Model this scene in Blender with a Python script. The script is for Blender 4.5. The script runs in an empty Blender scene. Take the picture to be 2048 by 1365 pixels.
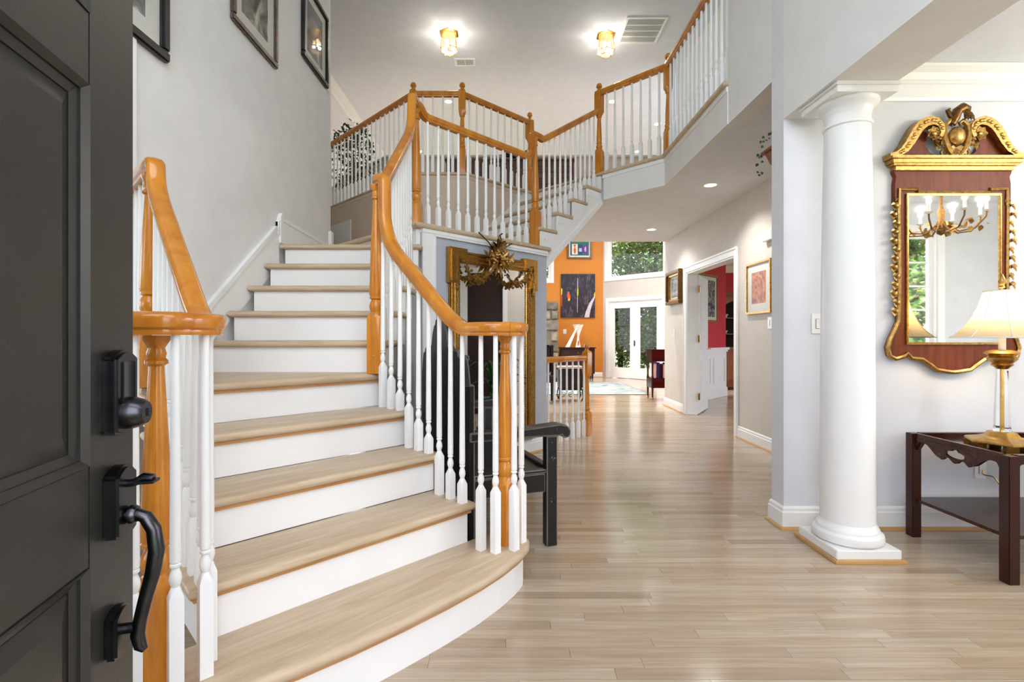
import bpy, bmesh, math, random
from mathutils import Vector, Matrix
random.seed(7)
PI = math.pi
R2 = math.sqrt(0.5)
SC = bpy.context.scene
COL = SC.collection

# ------------------------------------------------------------------ camera, world, sun, exposure
cam_d = bpy.data.cameras.new('camera')
cam = bpy.data.objects.new('camera', cam_d); COL.objects.link(cam)
cam_d.sensor_width = 36.0
cam_d.lens = 990.0 / 2048.0 * 36.0
cam_d.shift_x = 6.0 / 2048.0
cam_d.shift_y = -8.5 / 2048.0
cam_d.clip_start = 0.02
cam.location = (0, 0, 1.15)
cam.rotation_euler = (PI / 2, 0, 0)
SC.camera = cam
SC.view_settings.view_transform = 'Standard'
SC.view_settings.look = 'None'
SC.view_settings.gamma = 1.0
SC.view_settings.use_curve_mapping = False
SC.view_settings.exposure = 0.33
SC.cycles.max_bounces = 10
SC.cycles.diffuse_bounces = 6
SC.cycles.transparent_max_bounces = 16
SC.cycles.sample_clamp_indirect = 6.0
SC.cycles.caustics_reflective = False
SC.cycles.caustics_refractive = False

WORLD = bpy.data.worlds.new('sky'); SC.world = WORLD
WORLD.use_nodes = True
bg = WORLD.node_tree.nodes['Background']
bg.inputs[0].default_value = (0.86, 0.885, 1.02, 1)
bg.inputs[1].default_value = 4.9
sun_d = bpy.data.lights.new('sun', 'SUN'); sun_d.energy = 17.0; sun_d.angle = 0.01; sun_d.color = (1, 0.95, 0.86)
sun = bpy.data.objects.new('sun', sun_d); COL.objects.link(sun)
sun.location = (8, 12, 14)
sun.rotation_euler = Vector((-0.30, -0.28, -0.91)).to_track_quat('-Z', 'Y').to_euler()

# daylight portals: the window and door openings of the house, for cleaner sky light
def portal(loc, rot, sx, sy):
    d = bpy.data.lights.new('sky_portal', 'AREA'); d.shape = 'RECTANGLE'; d.size = sx; d.size_y = sy
    d.cycles.is_portal = True
    o = bpy.data.objects.new('sky_portal', d); COL.objects.link(o)
    o.location = loc; o.rotation_euler = rot
    return o

# ------------------------------------------------------------------ materials
def new_mat(name):
    m = bpy.data.materials.new(name); m.use_nodes = True
    nt = m.node_tree
    return m, nt, nt.nodes['Principled BSDF']

def N(nt, t, **kw):
    n = nt.nodes.new(t)
    for k, v in kw.items():
        setattr(n, k, v)
    return n

def lin(c):
    def f(u):
        u /= 255.0
        return u / 12.92 if u <= 0.04045 else ((u + 0.055) / 1.055) ** 2.4
    return (f(c[0]), f(c[1]), f(c[2]), 1.0)

def ramp(nt, stops):
    r = N(nt, 'ShaderNodeValToRGB')
    e = r.color_ramp.elements
    while len(e) < len(stops):
        e.new(0.5)
    for i, (p, c) in enumerate(stops):
        e[i].position = p; e[i].color = c
    return r

def paint(name, rgb, rough=0.55, var=0.03, bump=0.02, spec=0.4, scale=6.0):
    m, nt, b = new_mat(name)
    c = lin(rgb)
    geo = N(nt, 'ShaderNodeNewGeometry')
    no = N(nt, 'ShaderNodeTexNoise'); no.inputs['Scale'].default_value = scale; no.inputs['Detail'].default_value = 4
    nt.links.new(geo.outputs['Position'], no.inputs['Vector'])
    r = ramp(nt, [(0.3, tuple(x * (1 - var) for x in c[:3]) + (1,)), (0.7, tuple(min(1, x * (1 + var)) for x in c[:3]) + (1,))])
    nt.links.new(no.outputs['Fac'], r.inputs['Fac'])
    nt.links.new(r.outputs['Color'], b.inputs['Base Color'])
    b.inputs['Roughness'].default_value = rough
    b.inputs['Specular IOR Level'].default_value = spec
    if bump:
        n2 = N(nt, 'ShaderNodeTexNoise'); n2.inputs['Scale'].default_value = 160; n2.inputs['Detail'].default_value = 2
        nt.links.new(geo.outputs['Position'], n2.inputs['Vector'])
        bm = N(nt, 'ShaderNodeBump'); bm.inputs['Strength'].default_value = bump; bm.inputs['Distance'].default_value = 0.01
        nt.links.new(n2.outputs['Fac'], bm.inputs['Height'])
        nt.links.new(bm.outputs['Normal'], b.inputs['Normal'])
    return m

def wood(name, dark, light, scale=(3, 40, 40), rot=0.0, rough=0.35, coat=0.0, rnd=0.0, contrast=(0.3, 0.75), alt=None, bump=0.03):
    """grain stretched along local x of the mapping; rot turns it about z"""
    m, nt, b = new_mat(name)
    geo = N(nt, 'ShaderNodeNewGeometry')
    oi = N(nt, 'ShaderNodeObjectInfo')
    mp = N(nt, 'ShaderNodeMapping'); mp.vector_type = 'TEXTURE'
    mp.inputs['Rotation'].default_value = (0, 0, rot)
    mp2 = N(nt, 'ShaderNodeMapping'); mp2.inputs['Scale'].default_value = scale
    nt.links.new(geo.outputs['Position'], mp.inputs['Vector'])
    nt.links.new(mp.outputs['Vector'], mp2.inputs['Vector'])
    vec = mp2.outputs['Vector']
    addr = N(nt, 'ShaderNodeMath', operation='ADD')
    nt.links.new(oi.outputs['Random'], addr.inputs[0]); nt.links.new(geo.outputs['Random Per Island'], addr.inputs[1])
    fr = N(nt, 'ShaderNodeMath', operation='FRACT'); nt.links.new(addr.outputs[0], fr.inputs[0])
    if rnd:
        mul = N(nt, 'ShaderNodeMath', operation='MULTIPLY'); mul.inputs[1].default_value = 37.0
        nt.links.new(fr.outputs[0], mul.inputs[0])
        va = N(nt, 'ShaderNodeVectorMath', operation='ADD')
        nt.links.new(vec, va.inputs[0]); nt.links.new(mul.outputs[0], va.inputs[1])
        vec = va.outputs['Vector']
    no = N(nt, 'ShaderNodeTexNoise'); no.inputs['Scale'].default_value = 1.0; no.inputs['Detail'].default_value = 6; no.inputs['Roughness'].default_value = 0.6
    no.inputs['Distortion'].default_value = 0.6
    nt.links.new(vec, no.inputs['Vector'])
    r = ramp(nt, [(contrast[0], lin(dark)), (contrast[1], lin(light))])
    nt.links.new(no.outputs['Fac'], r.inputs['Fac'])
    out = r.outputs['Color']
    if rnd:
        rr = ramp(nt, [(0.0, lin(alt[0])), (0.35, lin(alt[1])), (0.7, lin(alt[2])), (1.0, lin(alt[3]))])
        nt.links.new(fr.outputs[0], rr.inputs['Fac'])
        mx = N(nt, 'ShaderNodeMix', data_type='RGBA', blend_type='MULTIPLY')
        mx.inputs[0].default_value = rnd
        nt.links.new(out, mx.inputs[6]); nt.links.new(rr.outputs['Color'], mx.inputs[7])
        out = mx.outputs[2]
    nt.links.new(out, b.inputs['Base Color'])
    b.inputs['Roughness'].default_value = rough
    b.inputs['Coat Weight'].default_value = coat
    b.inputs['Specular IOR Level'].default_value = 0.3
    b.inputs['Coat Roughness'].default_value = 0.12
    if bump:
        bm = N(nt, 'ShaderNodeBump'); bm.inputs['Strength'].default_value = bump; bm.inputs['Distance'].default_value = 0.01
        nt.links.new(no.outputs['Fac'], bm.inputs['Height']); nt.links.new(bm.outputs['Normal'], b.inputs['Normal'])
    return m

def metal(name, rgb, rough=0.3, var=0.2, met=1.0, scale=30):
    m, nt, b = new_mat(name)
    geo = N(nt, 'ShaderNodeNewGeometry')
    no = N(nt, 'ShaderNodeTexNoise'); no.inputs['Scale'].default_value = scale; no.inputs['Detail'].default_value = 5
    nt.links.new(geo.outputs['Position'], no.inputs['Vector'])
    c = lin(rgb)
    r = ramp(nt, [(0.3, tuple(x * (1 - var) for x in c[:3]) + (1,)), (0.7, tuple(min(1, x * (1 + var)) for x in c[:3]) + (1,))])
    nt.links.new(no.outputs['Fac'], r.inputs['Fac']); nt.links.new(r.outputs['Color'], b.inputs['Base Color'])
    b.inputs['Metallic'].default_value = met; b.inputs['Roughness'].default_value = rough
    return m

def emit(name, rgb, strength):
    m, nt, b = new_mat(name)
    b.inputs['Base Color'].default_value = lin(rgb)
    b.inputs['Emission Color'].default_value = lin(rgb)
    b.inputs['Emission Strength'].default_value = strength
    return m

def pane(name, tint=(1, 1, 1), gloss=0.08, rough=0.0):
    m = bpy.data.materials.new(name); m.use_nodes = True; nt = m.node_tree; nt.nodes.clear()
    o = N(nt, 'ShaderNodeOutputMaterial'); mix = N(nt, 'ShaderNodeMixShader'); mix.inputs[0].default_value = gloss
    t = N(nt, 'ShaderNodeBsdfTransparent'); t.inputs[0].default_value = tint + (1,)
    g = N(nt, 'ShaderNodeBsdfGlossy'); g.inputs['Roughness'].default_value = rough
    nt.links.new(t.outputs[0], mix.inputs[1]); nt.links.new(g.outputs[0], mix.inputs[2]); nt.links.new(mix.outputs[0], o.inputs[0])
    return m

def art(name, stops, scale=6, detail=6, dist=1.5, stretch=(1, 1, 1), rough=0.5, kind='noise'):
    m, nt, b = new_mat(name)
    tc = N(nt, 'ShaderNodeTexCoord'); mp = N(nt, 'ShaderNodeMapping'); mp.inputs['Scale'].default_value = stretch
    nt.links.new(tc.outputs['Object'], mp.inputs['Vector'])
    if kind == 'noise':
        no = N(nt, 'ShaderNodeTexNoise'); no.inputs['Detail'].default_value = detail; no.inputs['Distortion'].default_value = dist
        fac = no.outputs['Fac']
    else:
        no = N(nt, 'ShaderNodeTexVoronoi'); fac = no.outputs['Color']
    no.inputs['Scale'].default_value = scale
    nt.links.new(mp.outputs[0], no.inputs['Vector'])
    r = ramp(nt, stops)
    nt.links.new(fac, r.inputs['Fac']); nt.links.new(r.outputs['Color'], b.inputs['Base Color'])
    b.inputs['Roughness'].default_value = rough
    return m

M = {}
M['wall'] = paint('wall_paint', (227, 226, 224), 0.6)
M['hall'] = paint('hall_paint', (206, 199, 190), 0.6)
M['beige'] = paint('beige_paint', (210, 192, 172), 0.6)
M['blue'] = paint('blue_grey_paint', (182, 187, 196), 0.55)
M['room'] = paint('grey_room_paint', (217, 218, 222), 0.6)
M['ceil'] = paint('ceiling_paint', (221, 224, 231), 0.8)
M['white'] = paint('white_trim_paint', (238, 238, 236), 0.35, 0.015, 0.0)
M['orange'] = paint('orange_paint', (208, 132, 46), 0.55)
M['red'] = paint('red_paint', (196, 46, 58), 0.5)
M['tread'] = wood('pale_oak_tread', (184, 160, 130), (214, 194, 166), (3, 26, 26), PI / 4, 0.38)
M['tread_x'] = wood('pale_oak_tread_x', (184, 160, 130), (214, 194, 166), (3, 26, 26), 0, 0.38)
M['tread_n'] = wood('pale_oak_tread_n', (184, 160, 130), (212, 192, 164), (3, 26, 26), -PI / 4, 0.38)
M['cove'] = wood('oak_cove', (176, 124, 74), (202, 154, 102), (3, 30, 30), PI / 4, 0.4)
M['shoe'] = wood('oak_shoe', (190, 146, 92), (214, 172, 116), (3, 30, 30), 0, 0.4)
M['honey'] = wood('honey_oak_rail', (178, 100, 20), (218, 148, 48), (9, 9, 3.0), 0, 0.22, 0.5)
M['honeyz'] = wood('honey_oak_post', (180, 104, 22), (218, 148, 50), (45, 45, 3.5), 0, 0.25, 0.4)
M['floor'] = wood('pale_oak_plank', (172, 156, 136), (202, 188, 170), (2.2, 45, 8), 0, 0.17, 0.2, 0.85,
                  (0.25, 0.75), ((214, 198, 180), (255, 250, 244), (236, 224, 208), (255, 252, 248)), 0.02)
M['subfloor'] = paint('subfloor_dark', (96, 78, 58), 0.8)
M['door'] = paint('charcoal_door_paint', (41, 40, 37), 0.36, 0.08, 0.03, 0.5, 20)
M['bronze'] = metal('dark_bronze', (76, 76, 80), 0.26, 0.25)
M['black'] = paint('worn_black_paint', (24, 24, 26), 0.35, 0.3, 0.06, 0.5, 30)
M['gold'] = metal('antique_gold_leaf', (184, 142, 74), 0.30, 0.22, 1.0, 40)
M['gilt'] = metal('bright_gilt', (180, 142, 82), 0.36, 0.35, 1.0, 60)
M['oldgold'] = metal('dark_gold_leaf', (112, 82, 46), 0.42, 0.5, 1.0, 70)
M['brass'] = metal('polished_brass', (212, 170, 90), 0.22, 0.1)
M['mirror'] = metal('mirror_silver', (238, 240, 240), 0.02, 0.0)
M['mahog'] = wood('mahogany', (40, 15, 10), (70, 27, 15), (4, 30, 30), 0, 0.2, 0.25)
M['mahogz'] = wood('mahogany_leg', (36, 13, 9), (64, 23, 14), (40, 40, 4), 0, 0.3, 0.1)
M['walnut'] = wood('red_walnut_veneer', (92, 38, 12), (130, 60, 24), (30, 30, 4), 0, 0.5, 0.0)
M['pine'] = wood('reddish_cabinet_wood', (110, 58, 30), (150, 88, 50), (30, 30, 4), 0, 0.4)
M['darkwood'] = wood('dark_cabinet_wood', (36, 24, 22), (58, 40, 34), (4, 30, 30), 0, 0.35)
M['brownwood'] = wood('brown_sideboard_wood', (74, 52, 42), (112, 84, 70), (4, 40, 40), 0, 0.5)
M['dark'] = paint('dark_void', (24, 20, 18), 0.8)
M['glass'] = pane('window_glass', (0.97, 0.99, 0.98), 0.012)
M['pglass'] = pane('picture_glass', (0.96, 0.96, 0.96), 0.035)
M['pglass2'] = pane('matte_picture_glass', (0.96, 0.96, 0.96), 0.010)
M['shadeglow'] = None
M['bulb'] = emit('warm_bulb', (255, 226, 170), 28)
M['can'] = emit('recessed_lamp', (255, 250, 240), 9)
M['lantern'] = pane('bevelled_lantern_glass', (1, 0.98, 0.94), 0.30, 0.25)
M['plate'] = paint('switch_plate_plastic', (240, 240, 236), 0.3, 0.0, 0)
M['leaf'] = paint('leaf_green', (62, 98, 44), 0.45, 0.5, 0, 0.4, 8)
M['leafdark'] = paint('house_plant_green', (44, 72, 36), 0.4, 0.4, 0, 0.4, 14)
M['bark'] = paint('bark', (78, 62, 48), 0.9, 0.3, 0.1, 0.2, 12)
M['grass'] = paint('lawn_green', (84, 96, 66), 0.9, 0.25, 0.05, 0.2, 3)
M['teal'] = paint('teal_ceramic', (92, 132, 142), 0.2, 0.1, 0)
M['mat'] = paint('picture_mat_board', (228, 226, 218), 0.8, 0.01, 0)
M['stone'] = paint('fieldstone', (150, 138, 120), 0.85, 0.35, 0.15, 0.3, 4)
M['mortar'] = paint('stone_mortar', (120, 112, 100), 0.9, 0.1, 0.1)
M['rug'] = art('blue_grey_rug', [(0.3, lin((112, 130, 136))), (0.5, lin((160, 172, 172))), (0.7, lin((190, 190, 182)))], 3, 5, 1.0, rough=0.95)
M['ironwork'] = paint('black_wrought_iron', (22, 20, 20), 0.4, 0.1, 0.03)
M['ivory'] = paint('ivory_ceramic', (244, 238, 226), 0.3, 0.02, 0)
M['duct'] = paint('vent_dark_inside', (70, 72, 74), 0.8, 0.05, 0)
M['clearglass'] = None
m, nt, b = new_mat('crystal'); b.inputs['Transmission Weight'].default_value = 1.0; b.inputs['Roughness'].default_value = 0.03; b.inputs['IOR'].default_value = 1.3
b.inputs['Base Color'].default_value = (0.96, 0.97, 0.97, 1); M['clearglass'] = m
m, nt, b = new_mat('lit_fabric_shade')
geo = N(nt, 'ShaderNodeNewGeometry'); nz = N(nt, 'ShaderNodeTexNoise'); nz.inputs['Scale'].default_value = 200
nt.links.new(geo.outputs['Position'], nz.inputs['Vector'])
rr = ramp(nt, [(0.3, lin((236, 218, 180))), (0.7, lin((244, 228, 194)))]); nt.links.new(nz.outputs['Fac'], rr.inputs['Fac'])
nt.nodes.remove(b)
df = N(nt, 'ShaderNodeBsdfDiffuse'); tl = N(nt, 'ShaderNodeBsdfTranslucent'); mxs = N(nt, 'ShaderNodeMixShader'); mxs.inputs[0].default_value = 0.55
nt.links.new(rr.outputs['Color'], df.inputs[0]); nt.links.new(rr.outputs['Color'], tl.inputs[0])
nt.links.new(df.outputs[0], mxs.inputs[1]); nt.links.new(tl.outputs[0], mxs.inputs[2])
nt.links.new(mxs.outputs[0], nt.nodes['Material Output'].inputs[0]); M['shadeglow'] = m
# outdoor foliage with a little colour change per leaf
m, nt, b = new_mat('tree_leaf')
geo = N(nt, 'ShaderNodeNewGeometry')
rr = ramp(nt, [(0.0, lin((62, 98, 36))), (0.35, lin((112, 150, 60))), (0.6, lin((150, 178, 92))), (0.85, lin((150, 122, 104))), (1.0, lin((220, 222, 190)))])
nt.links.new(geo.outputs['Random Per Island'], rr.inputs['Fac']); nt.links.new(rr.outputs['Color'], b.inputs['Base Color'])
b.inputs['Roughness'].default_value = 0.4; M['tree_leaf'] = m
tl = N(nt, 'ShaderNodeBsdfTranslucent'); nt.links.new(rr.outputs['Color'], tl.inputs[0]); mxs = N(nt, 'ShaderNodeMixShader'); mxs.inputs[0].default_value = 0.4
nt.links.new(b.outputs[0], mxs.inputs[1]); nt.links.new(tl.outputs[0], mxs.inputs[2]); nt.links.new(mxs.outputs[0], nt.nodes['Material Output'].inputs[0])

# ------------------------------------------------------------------ mesh helpers
class MB:
    def __init__(s):
        s.v = []; s.f = []
    def add(s, vs, fs):
        o = len(s.v); s.v += [tuple(p) for p in vs]; s.f += [[i + o for i in f] for f in fs]
        return s
    def box(s, x0, x1, y0, y1, z0, z1):
        return s.add([(x0, y0, z0), (x1, y0, z0), (x1, y1, z0), (x0, y1, z0), (x0, y0, z1), (x1, y0, z1), (x1, y1, z1), (x0, y1, z1)],
                     [(0, 3, 2, 1), (4, 5, 6, 7), (0, 1, 5, 4), (1, 2, 6, 5), (2, 3, 7, 6), (3, 0, 4, 7)])
    def obox(s, c, sx, sy, z0, z1, ang):
        ca, sa = math.cos(ang), math.sin(ang)
        p = [(c[0] + x * ca - y * sa, c[1] + x * sa + y * ca) for x, y in ((-sx / 2, -sy / 2), (sx / 2, -sy / 2), (sx / 2, sy / 2), (-sx / 2, sy / 2))]
        return s.prism(p, z0, z1)
    def prism(s, poly, z0, z1):
        n = len(poly)
        vs = [(x, y, z0) for x, y in poly] + [(x, y, z1) for x, y in poly]
        fs = [list(range(n - 1, -1, -1)), list(range(n, 2 * n))] + [(i, (i + 1) % n, n + (i + 1) % n, n + i) for i in range(n)]
        return s.add(vs, fs)
    def slab(s, poly, zt, th, r=0.012):
        """extruded plan with rounded edges (a nosing)"""
        lay = [(zt, r), (zt - th * 0.10, r * 0.35), (zt - th * 0.32, 0.0), (zt - th * 0.62, 0.0), (zt - th * 0.9, r * 0.4), (zt - th, r)]
        n = len(poly)
        ar = sum(poly[i][0] * poly[(i + 1) % n][1] - poly[(i + 1) % n][0] * poly[i][1] for i in range(n))
        if ar < 0:
            poly = poly[::-1]
        rings = []
        for z, ins in lay:
            rg = []
            for i in range(n):
                a, p, c = Vector(poly[i - 1]), Vector(poly[i]), Vector(poly[(i + 1) % n])
                d1 = (p - a).normalized(); d2 = (c - p).normalized()
                n1 = Vector((-d1.y, d1.x)); n2 = Vector((-d2.y, d2.x))
                k = n1 + n2
                k = k / max(0.35, k.dot(n1)) if k.length > 1e-6 else n1
                q = p + k * ins
                rg.append((q.x, q.y, z))
            rings.append(rg)
        vs = [p for rg in rings for p in rg]
        fs = [list(range(n))]
        for L in range(len(lay) - 1):
            for i in range(n):
                j = (i + 1) % n
                fs.append((L * n + i, (L + 1) * n + i, (L + 1) * n + j, L * n + j))
        fs.append([(len(lay) - 1) * n + i for i in range(n - 1, -1, -1)])
        return s.add(vs, fs)
    def lathe(s, prof, c=(0, 0, 0), seg=16, cap=True, ph=0.0):
        vs = []; fs = []
        for r, z in prof:
            for k in range(seg):
                a = ph + 2 * PI * k / seg
                vs.append((c[0] + r * math.cos(a), c[1] + r * math.sin(a), c[2] + z))
        for i in range(len(prof) - 1):
            for k in range(seg):
                j = (k + 1) % seg
                fs.append((i * seg + k, i * seg + j, (i + 1) * seg + j, (i + 1) * seg + k))
        if cap:
            fs.append(list(range(seg - 1, -1, -1))); fs.append([(len(prof) - 1) * seg + k for k in range(seg)])
        return s.add(vs, fs)
    def tube(s, path, r, seg=8):
        path = [Vector(p) for p in path]; n = len(path)
        rs = r if isinstance(r, (list, tuple)) else [r] * n
        t0 = (path[1] - path[0]).normalized()
        up = Vector((0, 0, 1)) if abs(t0.z) < 0.9 else Vector((1, 0, 0))
        u = t0.cross(up).normalized()
        vs = []; fs = []
        for i, p in enumerate(path):
            t = (path[min(i + 1, n - 1)] - path[max(i - 1, 0)])
            t = t.normalized() if t.length > 1e-9 else t0
            u = (u - t * u.dot(t)); u = u.normalized() if u.length > 1e-6 else t.cross(Vector((0.3, 0.5, 0.8))).normalized()
            w = t.cross(u)
            for k in range(seg):
                a = 2 * PI * k / seg
                q = p + (u * math.cos(a) + w * math.sin(a)) * rs[i]
                vs.append(tuple(q))
        for i in range(n - 1):
            for k in range(seg):
                j = (k + 1) % seg
                fs.append((i * seg + k, i * seg + j, (i + 1) * seg + j, (i + 1) * seg + k))
        fs.append(list(range(seg - 1, -1, -1))); fs.append([(n - 1) * seg + k for k in range(seg)])
        return s.add(vs, fs)
    def sweep(s, path, prof, closed=False, head=None):
        """profile (side, up) carried along a path, side kept level"""
        path = [Vector(p) for p in path]; n = len(path); m = len(prof)
        sd = []
        last = None
        for i in range(n):
            if closed:
                t = path[(i + 1) % n] - path[i - 1]
            else:
                t = path[min(i + 1, n - 1)] - path[max(i - 1, 0)]
            h = Vector((t.x, t.y, 0))
            if h.length > 0.25 * t.length:
                last = h.normalized()
            sd.append((t.normalized(), last))
        first = next(q for _, q in sd if q is not None)
        vs = []; fs = []
        for i, p in enumerate(path):
            t, h = sd[i]
            h = h or first
            side = Vector((h.y, -h.x, 0))
            up = side.cross(t).normalized()
            for a, b_ in prof:
                vs.append(tuple(p + side * a + up * b_))
        for i in range(n if closed else n - 1):
            i2 = (i + 1) % n
            for k in range(m):
                j = (k + 1) % m
                fs.append((i * m + k, i2 * m + k, i2 * m + j, i * m + j))
        if not closed:
            fs.append(list(range(m))); fs.append([(n - 1) * m + k for k in range(m - 1, -1, -1)])
        return s.add(vs, fs)
    def plate(s, pts, o, u, v, depth, back=0.0):
        """planar outline in the frame o,u,v pushed out along u x v by depth"""
        o, u, v = Vector(o), Vector(u), Vector(v); nrm = u.cross(v).normalized()
        n = len(pts)
        vs = [tuple(o + u * a + v * b_ + nrm * back) for a, b_ in pts] + [tuple(o + u * a + v * b_ + nrm * depth) for a, b_ in pts]
        fs = [list(range(n - 1, -1, -1)), list(range(n, 2 * n))] + [(i, (i + 1) % n, n + (i + 1) % n, n + i) for i in range(n)]
        return s.add(vs, fs)
    def ball(s, c, rx, ry=None, rz=None, seg=10, rings=6):
        ry = ry or rx; rz = rz or rx
        vs = [(c[0], c[1], c[2] - rz)]; fs = []
        for i in range(1, rings):
            th = PI * i / rings
            for k in range(seg):
                a = 2 * PI * k / seg
                vs.append((c[0] + rx * math.sin(th) * math.cos(a), c[1] + ry * math.sin(th) * math.sin(a), c[2] - rz * math.cos(th)))
        vs.append((c[0], c[1], c[2] + rz)); top = len(vs) - 1
        for k in range(seg):
            j = (k + 1) % seg
            fs.append((0, 1 + j, 1 + k))
            for i in range(rings - 2):
                fs.append((1 + i * seg + k, 1 + i * seg + j, 1 + (i + 1) * seg + j, 1 + (i + 1) * seg + k))
            fs.append((1 + (rings - 2) * seg + k, 1 + (rings - 2) * seg + j, top))
        return s.add(vs, fs)
    def leafp(s, base, tip, nrm, w, fold=0.25):
        """one pointed, folded leaf of real thickness-free shape"""
        b_, t, n_ = Vector(base), Vector(tip), Vector(nrm).normalized()
        d = t - b_; sd = d.cross(n_)
        sd = sd.normalized() * w if sd.length > 1e-6 else Vector((w, 0, 0))
        m1 = b_ + d * 0.35; m2 = b_ + d * 0.7
        up = n_ * w * fold
        vs = [b_, m1 + sd + up, m2 + sd * 0.75 + up, t, m2 - sd * 0.75 + up, m1 - sd + up, m1 - up * 0.4, m2 - up * 0.2]
        return s.add([tuple(q) for q in vs], [(0, 1, 6), (0, 6, 5), (6, 1, 2, 7), (5, 6, 7, 4), (7, 2, 3), (4, 7, 3)])
    def xf(s, mat):
        s.v = [tuple(mat @ Vector(p)) for p in s.v]; return s
    def mesh(s, name, bev=0.0, smooth=None):
        me = bpy.data.meshes.new(name)
        me.from_pydata(s.v, [], s.f)
        bm = bmesh.new(); bm.from_mesh(me)
        bmesh.ops.recalc_face_normals(bm, faces=bm.faces)
        if bev:
            eds = [e for e in bm.edges if len(e.link_faces) == 2 and e.calc_face_angle(0) > 0.6]
            bmesh.ops.bevel(bm, geom=eds, offset=bev, segments=2, affect='EDGES', clamp_overlap=True)
        bm.to_mesh(me); bm.free()
        if smooth:
            for p in me.polygons:
                p.use_smooth = True
            me.set_sharp_from_angle(angle=smooth)
        return me
    def build(s, name, mat, parent=None, bev=0.0, smooth=None, org=None, world=False):
        if parent is not None and world:
            inv = mat_of(parent).inverted(); s.xf(inv)
        if org is not None:
            s.xf(Matrix.Translation(-Vector(org)))
        me = s.mesh(name, bev, smooth)
        me.materials.append(M[mat] if isinstance(mat, str) else mat)
        o = bpy.data.objects.new(name, me); COL.objects.link(o)
        if org is not None:
            o.location = org
        if parent is not None:
            o.parent = parent
        return o

def mat_of(o):
    m = Matrix.Translation(o.location) @ o.rotation_euler.to_matrix().to_4x4()
    return (mat_of(o.parent) @ m) if o.parent else m

def tag(o, label=None, cat=None, group=None, kind=None):
    if label: o['label'] = label
    if cat: o['category'] = cat
    if group: o['group'] = group
    if kind: o['kind'] = kind
    return o

def thing(name, label, cat, loc=(0, 0, 0), rz=0.0, group=None):
    o = bpy.data.objects.new(name, None); COL.objects.link(o)
    o.location = loc; o.rotation_euler = (0, 0, rz); o.empty_display_size = 0.1
    return tag(o, label, cat, group)

def struct(mb, name, mat, label, cat, bev=0.0, smooth=None):
    return tag(mb.build(name, mat, None, bev, smooth), label, cat, kind='structure')

def copy_part(src, parent, loc=None, rot=None, name=None):
    c = src.copy(); COL.objects.link(c); c.parent = parent
    if loc is not None: c.location = loc
    if rot is not None: c.rotation_euler = rot
    return c

def sq(s_, q_):
    """stair grid: s across the first flight, q up it"""
    return ((s_ - q_) / 2, (s_ + q_) / 2)

def fillet(pts, rad, n=7):
    out = [Vector(pts[0])]
    for i in range(1, len(pts) - 1):
        a, p, c = Vector(pts[i - 1]), Vector(pts[i]), Vector(pts[i + 1])
        r = rad[i] if isinstance(rad, (list, tuple)) else rad
        d1 = min(r, (p - a).length * 0.49); d2 = min(r, (c - p).length * 0.49)
        if r <= 0:
            out.append(p); continue
        s0 = p - (p - a).normalized() * d1; s1 = p + (c - p).normalized() * d2
        for k in range(n + 1):
            t = k / n
            out.append(s0 * (1 - t) ** 2 + p * 2 * t * (1 - t) + s1 * t * t)
    out.append(Vector(pts[-1]))
    return out

SM = math.radians(38)

# ------------------------------------------------------------------ the shell of the house
H1, Z2, ZC = 2.75, 3.067, 5.5
XL = -1.82

def wall(p0, p1, th, z0, z1, holes=()):
    """wall from p0 to p1, body to the left of that direction; holes (a0,a1,z0,z1)"""
    p0, p1 = Vector(p0), Vector(p1); d = (p1 - p0); L = d.length; d.normalize(); nrm = Vector((-d.y, d.x))
    mb = MB()
    cuts = sorted({0.0, L} | {min(max(h[k], 0), L) for h in holes for k in (0, 1)})
    for a, b_ in zip(cuts[:-1], cuts[1:]):
        if b_ - a < 1e-5: continue
        mid = (a + b_) / 2
        segs = [(z0, z1)]
        for h in holes:
            if h[0] < mid < h[1]:
                ns = []
                for lo, hi in segs:
                    if h[2] > lo: ns.append((lo, min(hi, h[2])))
                    if h[3] < hi: ns.append((max(lo, h[3]), hi))
                segs = [q for q in ns if q[1] - q[0] > 1e-5]
        q = [p0 + d * a, p0 + d * b_, p0 + d * b_ + nrm * th, p0 + d * a + nrm * th]
        for lo, hi in segs:
            mb.prism([(v.x, v.y) for v in q], lo, hi)
    return mb

# floor: dark base, oak strips laid across the hall
fl = struct(MB().box(-6, 7.2, -0.4, 15.5, -0.06, -0.012), 'floor', 'subfloor', 'pale strip oak floor running through hall and great room', 'floor')
PW = 0.0572
near = []; far = MB()
y = 0.0; row = 0
while y < 14.2:
    x = -3.2 - random.random() * 0.9
    while x < 6.0:
        L = random.uniform(0.35, 1.35)
        x1 = min(x + L, 6.0)
        if x1 > -0.75 and x < 3.1 and 1.6 < y < 4.3 and not (x1 < 0.1 and y > 2.3 and y < 3.0 and False):
            near.append((y, x, x1))
        else:
            far.box(x + 0.0006, x1 - 0.0006, y + 0.0006, y + PW - 0.0006, -0.0115, 0.0)
        x += L
    y += PW; row += 1
near.sort()
for i, (yy, xa, xb) in enumerate(near):
    if i < 300:
        MB().box(xa - (xa + xb) / 2 + 0.0006, (xb - xa) / 2 - 0.0006, -PW / 2 + 0.0006, PW / 2 - 0.0006, -0.0115, 0.0).build('plank', 'floor', fl).location = ((xa + xb) / 2, yy + PW / 2, 0)
    else:
        far.box(xa + 0.0006, xb - 0.0006, yy + 0.0006, yy + PW - 0.0006, -0.0115, 0.0)
tag(far.build('plank_field', 'floor', fl), kind='stuff')

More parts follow.
